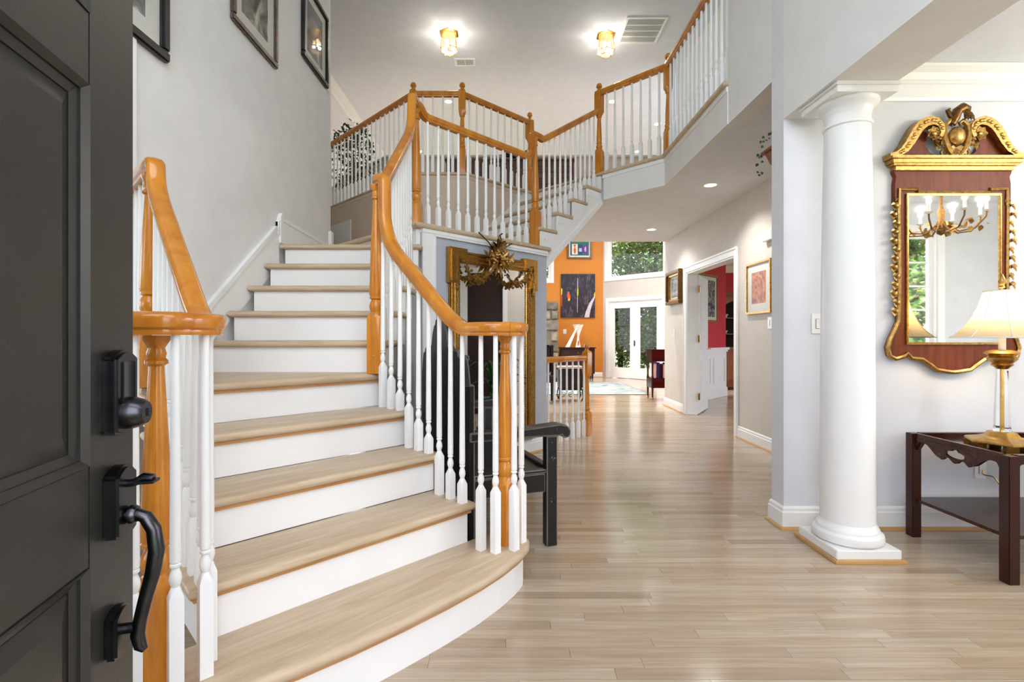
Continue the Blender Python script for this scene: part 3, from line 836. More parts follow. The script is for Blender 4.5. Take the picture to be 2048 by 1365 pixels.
def volute(cs, cq, mir, zc, th1=440):
    """level scroll of rail round a bottom newel, from the straight rail inward"""
    out = []
    for k in range(0, 33):
        th = 180 + (th1 - 180) * k / 32
        f = (th - 180)
        r_ = 0.140 - 0.00105 * f if f < 60 else (0.077 + 0.00034 * max(0, 120 - f) if f < 120 else 0.077 - 0.00012 * (f - 120))
        a, b_ = r_ * math.cos(math.radians(th)), r_ * math.sin(math.radians(th))
        x, y_ = sq(cs + mir * a * math.sqrt(2), cq + b_ * math.sqrt(2))
        out.append((x, y_, zc))
    return out

ZV = 1.186
NS, NQ = 2.297, 2.337
def slope_z(q):        # centre of the sloping rail of the first flight
    return 1.303 + 0.555 * (q - 2.773)
# right balustrade of the first flight
br = thing('stair_balustrade', 'honey oak handrail with white balusters on the right of the lower steps', 'balustrade', (-0.02, 2.317, 0))
nx, ny = sq(NS, NQ)
stair_newel(br, nx, ny, RS, ZV - 0.032 - RS, 0.30, PI / 4)
S_R = 2.09
vp = volute(NS, NQ, 1, ZV)
q_end = 3.495
up = [sq(S_R, q) + (z,) for q, z in ((2.36, ZV), (2.56, ZV), (q_end, slope_z(q_end)))]
NB = (-0.765, 2.850)
path = [Vector(p) for p in vp[::-1]] + fillet([Vector(up[0]), Vector(up[1]), Vector(up[2]), Vector(sq(S_R, 3.50) + (2.045,)), Vector((NB[0], NB[1], 2.050)), Vector((-0.752, 2.945, 2.052)), Vector((-0.750, 3.80, 2.735)), Vector((-0.750, 3.835, 3.02)), Vector((-0.748, 3.97, 3.022))],
                                        [0, 0.16, 0.20, 0.03, 0.05, 0.06, 0.16, 0.03, 0])
rail(br, path)
MB().lathe([(0.05, -0.030), (0.056, -0.01), (0.055, 0.01), (0.045, 0.026), (0.0, 0.031)], (nx, ny, ZV), 24).build('volute_cap', 'honey', br, 0, SM, None, True)
for th, r_ in ((172, 0.134), (205, 0.117), (253, 0.092), (318, 0.078), (385, 0.076)):
    a, b_ = r_ * math.cos(math.radians(th)), r_ * math.sin(math.radians(th))
    x, y_ = sq(NS + a * math.sqrt(2), NQ + b_ * math.sqrt(2))
    baluster(br, x, y_, RS, ZV - 0.03 - RS)
for i in (2, 3, 4):
    for k in range(3):
        q = QN[i] + 0.05 + k * 0.1245
        x, y_ = sq(S_R, q)
        zt = max(ZV, slope_z(q)) - 0.045
        if i == 2 and k == 0: zt = ZV - 0.028
        baluster(br, x, y_, RS * i, zt - RS * i + 0.01)
stair_newel(br, NB[0], NB[1], RS * 5, 2.02 - RS * 5, 0.34, 0)
for zz in (0.10, 0.19):
    pb = MB().ball((0, 0, 0), 0.006, 0.006, 0.006, 8, 5).build('peg', 'cove', br)
    pb.location = mat_of(br).inverted() @ Vector((NB[0], NB[1] - 0.042, RS * 5 + zz))
for i in range(6, 11):
    for k in range(3 if i < 10 else 1):
        yy = YN[i] + 0.035 + 0.081 * k
        zr = 2.052 + (yy - 2.945) * (2.735 - 2.052) / 0.855
        if yy > 3.8: continue
        baluster(br, -0.750, yy, RS * i, zr - 0.045 - RS * i + 0.012, 0)

# left balustrade
bl = thing('stair_balustrade', 'honey oak handrail with white balusters between front door and lower steps', 'balustrade', (-0.974, 1.363, 0))
S_L = 0.58; NSL = 2.70 - NS - 0.01
nx2, ny2 = sq(NSL, NQ)
stair_newel(bl, nx2, ny2, RS, ZV - 0.032 - RS, 0.30, PI / 4)
vp = volute(NSL, NQ, -1, ZV)
ND = sq(0.575, 3.61)
path = [Vector(p) for p in vp[::-1]] + fillet([Vector(sq(S_L, 2.36) + (ZV,)), Vector(sq(S_L, 2.50) + (ZV,)), Vector(sq(S_L, 3.46) + (1.74,)), Vector(sq(S_L, 3.49) + (1.862,)), Vector((ND[0], ND[1], 1.865)), Vector((-1.815, 2.39, 1.868))],
                                        [0, 0.14, 0.14, 0.03, 0.05, 0])
rail(bl, path)
MB().lathe([(0.05, -0.030), (0.056, -0.01), (0.055, 0.01), (0.045, 0.026), (0.0, 0.031)], (nx2, ny2, ZV), 24).build('volute_cap', 'honey', bl, 0, SM, None, True)
for th, r_ in ((172, 0.134), (205, 0.117), (253, 0.092), (318, 0.078), (385, 0.076)):
    a, b_ = r_ * math.cos(math.radians(th)), r_ * math.sin(math.radians(th))
    x, y_ = sq(NSL - a * math.sqrt(2), NQ + b_ * math.sqrt(2))
    baluster(bl, x, y_, RS, ZV - 0.03 - RS)
for i in (2, 3, 4):
    for k in range(3):
        q = QN[i] + 0.05 + k * 0.1245
        x, y_ = sq(S_L + 0.01, q)
        zt = max(ZV, ZV + (q - 2.50) * (1.74 - ZV) / 0.96) - 0.045
        baluster(bl, x, y_, RS * i, zt - RS * i + 0.012)
stair_newel(bl, ND[0], ND[1], RS * 5, 1.832 - RS * 5, 0.30, PI / 4)
for k in range(1, 4):
    f = k / 4.0
    baluster(bl, ND[0] + (-1.815 - ND[0]) * f, ND[1] + (2.39 - ND[1]) * f, RS * 5, 1.84 - RS * 5)

# level balustrade on the ledge above the mirror
E_R = -4.765
bd = thing('stair_balustrade', 'honey oak handrail with white balusters on the ledge above the gold mirror', 'balustrade', (-0.748, 3.99, ZL))
NA = (-0.748, 4.005); N6 = ud(5.31, -4.775)
stair_newel(bd, NA[0], NA[1], ZL, 2.99 - ZL, 0.17, 0)
path = fillet([Vector((NA[0], NA[1] - 0.03, 3.02)), Vector((NA[0] + 0.02, NA[1] + 0.01, 3.02)), Vector(ud(3.37, E_R) + (2.955,)), Vector(ud(5.205, E_R) + (2.955,)), Vector(ud(5.235, E_R) + (3.20,)), Vector(N6 + (3.205,))], [0, 0.03, 0.06, 0.10, 0.03, 0])
rail(bd, path)
for k in range(12):
    s_ = 3.42 + k * 0.1535
    x, y_ = ud(s_, E_R)
    baluster(bd, x, y_, ZL, 2.925 - ZL + 0.003)

# upper flight balustrade
bu = thing('stair_balustrade', 'honey oak handrail with white balusters climbing the short upper flight', 'balustrade', N6 + (ZL,))
stair_newel(bu, N6[0], N6[1], ZL, 3.175 - ZL, 0.37, PI / 4)
for zz in (0.10, 0.20):
    pb = MB().ball((0, 0, 0), 0.006, 0.006, 0.006, 8, 5).build('peg', 'cove', bu)
    pb.location = Vector((0.02, -0.042, zz))
N4 = ud(6.88, -4.76)
zs0, zs1 = 3.185, 3.80
path = fillet([Vector(N6 + (3.205,)), Vector(ud(5.40, E_R) + (3.20,)), Vector(ud(5.46, E_R) + (zs0,)), Vector(ud(6.84, E_R) + (zs1,))], [0, 0.03, 0.06, 0])
rail(bu, path)
for i in range(12, 16):
    for k in range(3):
        s_ = SU[i] + 0.06 + k * 0.125
        if i == 12 and k == 0: continue
        x, y_ = ud(s_, E_R)
        zb = ZL + RU * (i - 11); zr = zs0 + (s_ - 5.46) * (zs1 - zs0) / 1.38
        baluster(bu, x, y_, zb, zr - 0.045 - zb + 0.012)

# loft railings
def run(parent, a, b_, z, n, zr, ang):
    a, b_ = Vector(a), Vector(b_)
    for k in range(n):
        f = (k + 0.7) / (n + 0.4)
        p = a + (b_ - a) * f
        baluster(parent, p.x, p.y, z, zr - 0.03 - z, ang)
    rail(parent, [(a.x, a.y, zr), (b_.x, b_.y, zr)])
ZR = 3.995
N1, N2, N3 = (-1.12, 5.80), (-0.548, 5.80), (0.275, 6.575)
lo = thing('loft_railing', 'honey oak railing with white balusters on the left edge of the loft', 'railing', N1 + (Z2,))
loft_newel(lo, N1[0], N1[1], Z2)
run(lo, (N1[0] - 0.01, N1[1] + 0.01), (-3.0, 7.70), Z2, 24, ZR, PI / 4)
lo = thing('loft_railing', 'short honey oak railing facing the stairs at the loft edge', 'railing', N2 + (Z2,))
loft_newel(lo, N2[0], N2[1], Z2)
run(lo, (N1[0] + 0.03, N1[1]), (N2[0] - 0.03, N2[1]), Z2, 4, ZR, 0)
lo = thing('loft_railing', 'honey oak railing with white balusters above the beige stairwell wall', 'railing', N3 + (Z2,))
loft_newel(lo, N3[0], N3[1], Z2, 1.065, PI / 4)
run(lo, (N2[0] + 0.02, N2[1] + 0.02), (N3[0] - 0.02, N3[1] - 0.02), Z2, 9, ZR, PI / 4)
N5 = (1.685, 5.235)
lo = thing('loft_railing', 'short honey oak railing over the corner of the cream fascia', 'railing', N4 + (Z2,))
loft_newel(lo, N4[0], N4[1], Z2, 1.065, PI / 4)
run(lo, (N4[0] + 0.02, N4[1] - 0.02), (N5[0] - 0.02, N5[1] + 0.02), Z2, 7, ZR + 0.02, PI / 4)
lo = thing('loft_railing', 'honey oak gallery railing running forward to the foyer wall', 'railing', N5 + (Z2,))
loft_newel(lo, N5[0], N5[1], Z2, 1.085, 0)
run(lo, (1.675, N5[1] - 0.03), (1.675, 3.72), Z2, 14, ZR + 0.02, 0)
# guard of the cellar stair
N7 = (0.907, 5.755)
gu = thing('stair_guard', 'low honey oak guard rail with white balusters beyond the black bench', 'railing', N7 + (0,))
loft_newel(gu, N7[0], N7[1], 0, 1.075, PI / 4)
g1 = (0.36, 5.21)
for k in range(7):
    f = (k + 0.55) / 7.3
    baluster(gu, N7[0] + (g1[0] - N7[0]) * f, N7[1] + (g1[1] - N7[1]) * f, 0, 0.875)
rail(gu, [(N7[0] - 0.02, N7[1] - 0.02, 0.905), (g1[0], g1[1], 0.905)])

# ------------------------------------------------------------------ windows and doors of the setting
def window_unit(name, p0, d, w, z0, z1, nx, nz, label, fr=0.05, mun=0.022, dep=0.06, casing=0.085, inside=1):
    """sash window: p0 start of the opening on the inner wall face, d plan direction, inward normal to the right of d"""
    d = Vector((d[0], d[1], 0)).normalized(); nrm = d.cross(Vector((0, 0, 1)))   # inward
    o = tag(thing(name, label, 'window', (p0[0], p0[1], z0)), kind='structure')
    base = Vector((p0[0], p0[1], 0))
    def part(pts, dep0, dep1, nm, mat, par=o, bev=0.003):
        return MB().plate(pts, base, d, (0, 0, 1), dep1, dep0).build(nm, mat, par, bev, None, None, True)
    def ringp(a0, a1, b0, b1, t):
        return [[(a0, b0), (a1, b0), (a1, b0 + t), (a0, b0 + t)], [(a0, b1 - t), (a1, b1 - t), (a1, b1), (a0, b1)],
                [(a0, b0 + t), (a0 + t, b0 + t), (a0 + t, b1 - t), (a0, b1 - t)], [(a1 - t, b0 + t), (a1, b0 + t), (a1, b1 - t), (a1 - t, b1 - t)]]
    for r_ in ringp(-casing, w + casing, z0 - casing, z1 + casing, casing):
        part(r_, 0.0005, 0.018, 'casing', 'white')
    for r_ in ringp(0.0, w, z0, z1, 0.018):
        part(r_, -0.13, 0.004, 'jamb', 'white')
    fr_o = MB()
    for r_ in ringp(0.019, w - 0.019, z0 + 0.019, z1 - 0.019, fr):
        fr_o.plate(r_, base, d, (0, 0, 1), -dep + 0.02, -dep - 0.02)
    fo = fr_o.build('sash', 'white', o, 0.0, None, None, True)
    gw = (w - 0.038 - 2 * fr); gh = (z1 - z0 - 0.038 - 2 * fr)
    for i in range(nx):
        for k in range(nz):
            a0 = 0.019 + fr + gw * i / nx; a1 = 0.019 + fr + gw * (i + 1) / nx
            b0 = z0 + 0.019 + fr + gh * k / nz; b1 = z0 + 0.019 + fr + gh * (k + 1) / nz
            MB().plate([(a0, b0), (a1, b0), (a1, b1), (a0, b1)], base, d, (0, 0, 1), -dep + 0.003, -dep - 0.003).build('pane', 'glass', fo, 0, None, None, True)
    for i in range(1, nx):
        a = 0.019 + fr + gw * i / nx
        part([(a - mun / 2, z0 + 0.07), (a + mun / 2, z0 + 0.07), (a + mun / 2, z1 - 0.07), (a - mun / 2, z1 - 0.07)], -dep - 0.012, -dep + 0.012, 'muntin', 'white', fo, 0)
    for k in range(1, nz):
        b_ = z0 + 0.019 + fr + gh * k / nz
        part([(0.07, b_ - mun / 2), (w - 0.07, b_ - mun / 2), (w - 0.07, b_ + mun / 2), (0.07, b_ + mun / 2)], -dep - 0.011, -dep + 0.011, 'muntin', 'white', fo, 0)
    return o
dg = (fw1 - fw0).normalized()          # along the garden wall, inward normal to the right
def gp(a):
    q = fw0 + dg * a; return (q.x, q.y)
window_unit('window_1', gp(0.14), dg, 1.72, 2.80, 4.9, 1, 1, 'tall white framed window above the French doors', 0.04, 0.02, 0.12, 0.085)
window_unit('window_2', (-0.2, 14.1), (1, 0), 1.40, 2.76, 4.6, 1, 1, 'high white window in the orange wall', 0.05, 0.02, 0.08, 0.08)
window_unit('added_window_3', gp(2.4), dg, 2.6, 0.4, 4.6, 2, 3, 'great room window added for daylight, hidden round the corner')  # unseen opening added so the great room gets daylight
window_unit('window_4', (5.12, -0.06), (-1, 0), 1.02, 0.55, 2.4, 3, 6, 'white grid window seen in the carved mirror')
window_unit('window_5', (3.35, -0.06), (-1, 0), 1.0, 0.55, 2.4, 3, 6, 'white grid window of the grey room nearer the door')
window_unit('added_window_12', (6.2, 2.5), (0, -1), 2.1, 0.5, 2.4, 3, 3, 'side window added to light the grey room, outside the view')  # unseen opening added to brighten the grey room walls
window_unit('window_6', (1.5, -0.06), (-1, 0), 3.1, 2.3, 5.3, 4, 4, 'tall unseen foyer window above the front door, enlarged for daylight')  # out of view, enlarged to bring more daylight into the foyer
window_unit('added_window_7', (-2.8, -0.06), (-1, 0), 2.4, 0.5, 2.5, 4, 4, 'front window added to light the room left of the foyer')  # added out of view as a daylight source for the left room
window_unit('added_window_8', (-6.0, 0.8), (0, 1), 3.0, 0.5, 2.5, 4, 4, 'side window added to light the room left of the foyer')  # second unseen opening added to let daylight into the left room
window_unit('added_window_9', (7.2, 8.6), (0, -1), 4.0, 0.6, 2.4, 4, 4, 'dining room window added as a light source on the outer wall')  # unseen opening added as the light source of the dining room

window_unit('added_window_10', (-2.9, 14.1), (1, 0), 2.4, 0.5, 4.6, 2, 4, 'great room window added for bounce light, hidden left of the fireplace')  # added behind the stair walls to bounce daylight onto the far ceilings
window_unit('added_window_11', (-3.05, 9.4), (0, 1), 4.2, 0.5, 4.6, 4, 4, 'tall great room side window added for bounce light, hidden from the foyer')  # added below the sight line to bounce daylight up to the loft ceiling
# French doors
fd = tag(thing('door_1', 'pair of white French doors with tall glass panes', 'door', gp(1.0) + (0,)), kind='structure')
DG3 = Vector((dg.x, dg.y, 0)); FB = Vector((fw0.x, fw0.y, 0))
def fpart(pts, d0, d1, nm, mat, par, bev=0.004):
    return MB().plate(pts, FB, DG3, (0, 0, 1), d1, d0).build(nm, mat, par, bev, None, None, True)
def rect(a0, a1, b0, b1): return [(a0, b0), (a1, b0), (a1, b1), (a0, b1)]
for r_ in (rect(0.10, 0.189, 0, 2.24), rect(1.831, 1.92, 0, 2.24), rect(0.1895, 1.8305, 2.141, 2.24)):
    fpart(r_, 0.0005, 0.022, 'casing', 'white', fd)
for r_ in (rect(0.19, 0.215, 0.0, 2.115), rect(1.805, 1.83, 0.0, 2.115), rect(0.19, 1.83, 2.1155, 2.14)):
    fpart(r_, -0.12, 0.006, 'jamb', 'white', fd)
for a0, a1 in ((0.217, 1.009), (1.011, 1.803)):
    leaf = fpart(rect(a0, a0 + 0.15, 0.012, 2.112), -0.06, -0.015, 'door_leaf', 'white', fd)
    fpart(rect(a1 - 0.15, a1, 0.012, 2.112), -0.06, -0.015, 'stile', 'white', leaf)
    fpart(rect(a0 + 0.1505, a1 - 0.1505, 0.012, 0.30), -0.06, -0.015, 'bottom_rail', 'white', leaf)
    fpart(rect(a0 + 0.1505, a1 - 0.1505, 1.94, 2.112), -0.06, -0.015, 'top_rail', 'white', leaf)
    fpart(rect(a0 + 0.1505, a1 - 0.1505, 0.3005, 1.9395), -0.042, -0.034, 'pane', 'glass', leaf, 0)
fpart(rect(1.0, 1.02, 0.9, 1.05), -0.015, 0.03, 'handle', 'bronze', fd)

# double door opening to the dining room
dd = tag(thing('door_2', 'white panelled door standing open into the red dining room', 'door', (2.69, 7.29, 0)), kind='structure')
def hpart(pts, d0, d1, nm, mat, par, bev=0.003):   # on the hall wall: u = -Y from Y=8, out toward -X
    return MB().plate(pts, (2.62, 8.0, 0), (0, -1, 0), (0, 0, 1), d1, d0).build(nm, mat, par, bev, None, None, True)
for nm, r_ in (('casing', rect(0.632, 0.71, 0, 2.165)), ('casing', rect(2.26, 2.338, 0, 2.165)), ('casing', rect(0.7105, 2.2595, 2.09, 2.165))):
    hpart(r_, 0.0005, 0.016, nm, 'white', dd)
for nm, r_ in (('back_band', rect(0.62, 0.640, 0, 2.185)), ('back_band', rect(2.33, 2.350, 0, 2.185)), ('back_band', rect(0.6405, 2.3295, 2.160, 2.185))):
    hpart(r_, 0.0005, 0.028, nm, 'white', dd)
for r_ in (rect(0.71, 0.728, 0.0, 2.07), rect(2.242, 2.26, 0.0, 2.07), rect(0.71, 2.26, 2.0705, 2.0895)):
    hpart(r_, -0.15, 0.004, 'jamb', 'white', dd)
ang = math.atan2(0.63, 0.39)
lf = MB().box(0, 0.74, -0.018, 0.018, 0.012, 2.06).build('door_leaf', 'white', dd, 0.003)
lf.location = (2.775 - 2.69, 0.0, 0); lf.rotation_euler = (0, 0, ang)
for z0, z1, arch in ((0.25, 0.80, 0), (0.95, 1.90, 1)):
    pts = [(0.13, z0), (0.61, z0), (0.61, z1)]
    if arch:
        pts += [(0.61 - 0.48 * k / 8, z1 + 0.08 * math.sin(PI * k / 8)) for k in range(1, 8)]
    pts += [(0.13, z1)]
    pp = MB().plate(pts, (0, -0.0185, 0), (1, 0, 0), (0, 0, 1), 0.008, 0.0).build('door_panel', 'white', lf, 0.004)
for zz in (0.22, 1.07, 1.80):
    hb = MB().box(-0.045, 0.035, -0.026, -0.0185, zz, zz + 0.10); hb.tube([(0, -0.03, zz), (0, -0.03, zz + 0.10)], 0.007, 8)
    hb.build('hinge', 'brass', lf)
tube = MB().tube([(0.67, -0.02, 0.96), (0.67, -0.065, 0.96), (0.60, -0.065, 0.96)], 0.008, 8); tube.build('handle', 'brass', lf)
# dark door on the hall wall, seen only in the gold mirror
d3 = tag(thing('door_3', 'dark panelled door reflected in the gold mirror', 'door', (2.64, 4.31, 0)), kind='structure')
def kpart(pts, d0, d1, nm, mat, par, bev=0.003):
    return MB().plate(pts, (2.62, 5.0, 0), (0, -1, 0), (0, 0, 1), d1, d0).build(nm, mat, par, bev, None, None, True)
for r_ in (rect(0.36, 0.43, 0, 2.16), rect(0.95, 1.06, 0, 2.16), rect(0.4305, 0.9495, 2.09, 2.16)):
    kpart(r_, 0.0005, 0.018, 'casing', 'white', d3)
slab_ = kpart(rect(0.432, 0.948, 0.01, 2.085), -0.06, -0.02, 'door_leaf', 'darkwood', d3)
for z0, z1 in ((0.2, 0.85), (1.0, 1.75)):
    kpart(rect(0.52, 0.86, z0, z1), -0.02, -0.012, 'door_panel', 'darkwood', slab_)

# front door, swung in on the left
EA = math.atan2(0.9724, -0.2334)
fr = tag(thing('door_4', 'dark charcoal front door standing open at left', 'door', (-0.431, -0.06, 0), EA), kind='structure')
DW = 0.91
MB().box(0, DW, 0.0, 0.030, 0.012, 2.09).build('core', 'door', fr)
def stile(x0, x1, z0, z1, nm):
    MB().box(x0, x1, -0.015, 0.0, z0, z1).build(nm, 'door', fr, 0.0015)
stile(DW - 0.125, DW, 0.012, 2.09, 'stile'); stile(0, 0.125, 0.012, 2.09, 'stile'); stile(0.42, 0.49, 0.012, 2.09, 'stile')
zz = [(0.012, 0.20), (0.82, 0.965), (1.51, 1.612), (1.955, 2.09)]
for a, b_ in zz:
    for x0, x1 in ((0.1255, 0.4195), (0.4905, DW - 0.1255)):
        stile(x0, x1, a, b_, 'rail')
for (a, b_) in ((0.20, 0.82), (0.965, 1.51), (1.612, 1.955)):
    for x0, x1 in ((0.1255, 0.4195), (0.4905, DW - 0.1255)):
        # ogee moulding round the panel and the raised field
        mo = MB()
        for k, (i0, i1, d0, d1) in enumerate(((0.0, 0.010, 0.017, 0.010), (0.010, 0.022, 0.006, 0.002))):
            o_ = [(x0 + i0, a + i0), (x1 - i0, a + i0), (x1 - i0, b_ - i0), (x0 + i0, b_ - i0)]
            q_ = [(x0 + i1, a + i1), (x1 - i1, a + i1), (x1 - i1, b_ - i1), (x0 + i1, b_ - i1)]
            for j in range(4):
                j2 = (j + 1) % 4
                vs = [(o_[j][0], -d0, o_[j][1]), (o_[j2][0], -d0, o_[j2][1]), (q_[j2][0], -d1, q_[j2][1]), (q_[j][0], -d1, q_[j][1]),
                      (o_[j][0], 0.001, o_[j][1]), (o_[j2][0], 0.001, o_[j2][1]), (q_[j2][0], 0.001, q_[j2][1]), (q_[j][0], 0.001, q_[j][1])]
                mo.add(vs, [(0, 1, 2, 3), (4, 7, 6, 5), (0, 4, 5, 1), (1, 5, 6, 2), (2, 6, 7, 3), (3, 7, 4, 0)])
        mo.build('panel_moulding', 'door', fr)
        i2, i3 = 0.05, 0.062
        fld = MB()
        o_ = [(x0 + i2, a + i2), (x1 - i2, a + i2), (x1 - i2, b_ - i2), (x0 + i2, b_ - i2)]
        q_ = [(x0 + 0.024, a + 0.024), (x1 - 0.024, a + 0.024), (x1 - 0.024, b_ - 0.024), (x0 + 0.024, b_ - 0.024)]
        vs = [(p[0], -0.010, p[1]) for p in o_] + [(p[0], -0.001, p[1]) for p in q_]
        fld.add(vs, [(0, 1, 2, 3), (7, 6, 5, 4), (0, 4, 5, 1), (1, 5, 6, 2), (2, 6, 7, 3), (3, 7, 4, 0)])
        fld.build('panel_field', 'door', fr)
# lock and handle set on the outer face (out = -y)
hx = DW - 0.066
def arch_plate(w, z0, z1, rise):
    return [(-w / 2, z0 + rise * 0.6)] + [(-w / 2 + w * k / 6, z0 + rise * 0.6 - rise * 0.6 * math.sin(PI * k / 6)) for k in range(1, 6)] + [(w / 2, z0 + rise * 0.6), (w / 2, z1 - rise)] + [(w / 2 - w * k / 6, z1 - rise + rise * math.sin(PI * k / 6)) for k in range(1, 6)] + [(-w / 2, z1 - rise)]
kp = MB().plate(arch_plate(0.066, 0.998, 1.13, 0.012), (hx, -0.015, 0), (1, 0, 0), (0, 0, 1), 0.022, 0.0).build('keypad_lock', 'bronze', fr, 0.004, SM)
m, nt, b = new_mat('keypad_gloss_black'); b.inputs['Base Color'].default_value = (0.01, 0.01, 0.012, 1); b.inputs['Roughness'].default_value = 0.06; M['gloss'] = m
MB().plate([(-0.018, 1.05), (0.018, 1.05), (0.018, 1.112), (-0.018, 1.112)], (hx, -0.0365, 0), (1, 0, 0), (0, 0, 1), 0.003, 0.0).build('keypad_screen', 'gloss', kp, 0.001)
cy = MB().lathe([(0.025, 0), (0.025, 0.008), (0.021, 0.022), (0.017, 0.027), (0.0, 0.027)], seg=24)
cy.xf(Matrix.Translation((hx, -0.036, 1.032)) @ Matrix.Rotation(PI / 2, 4, 'X')); cy.build('lock_cylinder', 'bronze', kp, 0, SM)
ky = MB().box(hx - 0.002, hx + 0.002, -0.0645, -0.0625, 1.026, 1.038); ky.build('keyway', 'gloss', kp)
hs = MB().plate(arch_plate(0.060, 0.838, 0.952, 0.014), (hx, -0.015, 0), (1, 0, 0), (0, 0, 1), 0.022, 0.0).build('handle_plate', 'bronze', fr, 0.004, SM)
lv = MB().tube([(hx, -0.035, 0.922), (hx, -0.046, 0.923), (hx, -0.060, 0.930), (hx, -0.072, 0.928)], [0.006, 0.006, 0.008, 0.007], 10)
lv.plate([(-0.012, 0.922), (0.012, 0.922), (0.012, 0.926), (-0.012, 0.926)], (hx, -0.050, 0), (1, 0, 0), (0, 0, 1), 0.026, 0.0)
lv.build('thumb_latch', 'bronze', hs, 0.0, SM)
grip = [(hx, -0.035, 0.873), (hx, -0.048, 0.874), (hx, -0.061, 0.868), (hx, -0.072, 0.848), (hx, -0.076, 0.815), (hx, -0.071, 0.78), (hx, -0.062, 0.745), (hx, -0.054, 0.71), (hx, -0.050, 0.685), (hx, -0.054, 0.667), (hx, -0.060, 0.660)]
MB().tube(grip, [0.009, 0.009, 0.010, 0.0105, 0.0115, 0.011, 0.010, 0.0095, 0.010, 0.009, 0.005], 14).build('grip', 'bronze', hs, 0, SM)
MB().lathe([(0.014, 0), (0.0145, 0.006), (0.012, 0.010)], seg=18).xf(Matrix.Translation((hx, -0.040, 0.8735)) @ Matrix.Rotation(PI / 2, 4, 'X')).build('collar', 'bronze', hs, 0, SM)
bp = MB().plate(arch_plate(0.052, 0.655, 0.735, 0.012), (hx, -0.015, 0), (1, 0, 0), (0, 0, 1), 0.018, 0.0).build('lower_plate', 'bronze', fr, 0.004, SM)
MB().tube([(hx, -0.033, 0.697), (hx, -0.052, 0.697)], 0.008, 10).build('grip_stud', 'bronze', bp, 0, SM)
# front door frame
ff = MB()
for x0, x1 in ((-0.455, -0.428), (0.518, 0.545)):
    ff.box(x0, x1, -0.21, -0.05, 0, 2.16)
ff.box(-0.427, 0.517, -0.21, -0.05, 2.128, 2.16)
struct(ff, 'trim_12', 'white', 'white jambs of the front doorway', 'door frame')

# ------------------------------------------------------------------ lamps in the ceilings
def recessed(x, y_, z, label, power, group=None):
    o = thing('recessed_light', label, 'ceiling light', (x, y_, z), 0, group)
    MB().lathe([(0.060, -0.006), (0.078, -0.006), (0.083, -0.001), (0.083, 0.0), (0.060, 0.0)], seg=28, cap=False).build('trim_ring', 'white', o, 0, SM)
    MB().lathe([(0.0, -0.004), (0.061, -0.004), (0.061, -0.001), (0.0, -0.001)], seg=28, cap=False).build('lamp_disc', 'can', o)
    if power:
        d = bpy.data.lights.new('recessed_lamp', 'SPOT'); d.energy = power; d.spot_size = 2.3; d.spot_blend = 0.9; d.shadow_soft_size = 0.06; d.color = (1, 0.97, 0.92)
        l = bpy.data.objects.new('recessed_lamp', d); COL.objects.link(l); l.parent = o; l.location = (0, 0, -0.03)
    return o
recessed(2.12, 5.21, H1, 'recessed hall light nearer the column', 70)
recessed(2.12, 7.37, H1, 'recessed hall light farther down, above the French doors', 70)
for (px, py, nm) in ((897, 203, 'recessed light seen through the short loft railing'), (1225, 203, 'recessed light beside the newel at the top of the stairs'), (1315, 248, 'recessed light low beside the gallery corner newel'),
                     (840, 303, 'recessed light low behind the left loft newel'), (1275, 303, 'recessed light lowest above the cream fascia')):
    Y = (ZC - 1.15) * 990 / (674 - py)
    recessed((px - 1018) * Y / 990, Y, ZC, nm, 400)

def lantern(x, y_, label):
    o = thing('ceiling_lantern', label, 'ceiling light', (x, y_, ZC))
    r_ = 0.125; h = 0.21
    MB().lathe([(0.145, 0.0), (0.145, -0.008), (0.12, -0.014), (0.0, -0.014)][::-1], seg=6, ph=PI / 6).build('canopy', 'brass', o)
    fr_ = MB()
    top, bot = [], []
    for k in range(6):
        a = PI / 6 + k * PI / 3
        top.append(Vector((0.105 * math.cos(a), 0.105 * math.sin(a), -0.014))); bot.append(Vector((0.130 * math.cos(a), 0.130 * math.sin(a), -0.022 - h)))
    low = [Vector((v.x * 0.62, v.y * 0.62, v.z - 0.05)) for v in bot]
    for k in range(6):
        j = (k + 1) % 6
        fr_.tube([top[k], bot[k], low[k]], 0.0045, 6); fr_.tube([bot[k], bot[j]], 0.0045, 6); fr_.tube([low[k], low[j]], 0.0045, 6); fr_.tube([top[k], top[j]], 0.0045, 6)
        for A, B in ((top, bot), (bot, low)):
            n_ = (B[k] - A[k]).cross(A[j] - A[k]).normalized() * 0.002
            q_ = [A[k], A[j], B[j], B[k]]
            MB().add([tuple(v - n_) for v in q_] + [tuple(v + n_) for v in q_], [(0, 1, 2, 3), (7, 6, 5, 4), (0, 4, 5, 1), (1, 5, 6, 2), (2, 6, 7, 3), (3, 7, 4, 0)]).build('glass_pane', 'lantern', o)
    MB().add([tuple(v) for v in low] + [tuple(v + Vector((0, 0, 0.004))) for v in low], [list(range(6)), list(range(11, 5, -1))] + [(k, (k + 1) % 6, (k + 1) % 6 + 6, k + 6) for k in range(6)]).build('bottom_pane', 'lantern', o)
    fr_.build('frame', 'brass', o, 0, SM)
    for k in range(3):
        a = k * 2 * PI / 3
        MB().ball((0.045 * math.cos(a), 0.045 * math.sin(a), -0.13), 0.022, 0.022, 0.035).build('bulb', 'bulb', o, 0, SM)
        d = bpy.data.lights.new('lantern_lamp', 'POINT'); d.energy = 5.5; d.shadow_soft_size = 0.02; d.color = (1, 0.97, 0.94)
        l = bpy.data.objects.new('lantern_lamp', d); COL.objects.link(l); l.parent = o; l.location = (0.045 * math.cos(a), 0.045 * math.sin(a), -0.19)
    return o
lantern(-0.86, 7.10, 'hexagonal brass and glass ceiling lantern left of the small vent')
lantern(1.40, 7.15, 'hexagonal brass and glass ceiling lantern beside the large return grille')
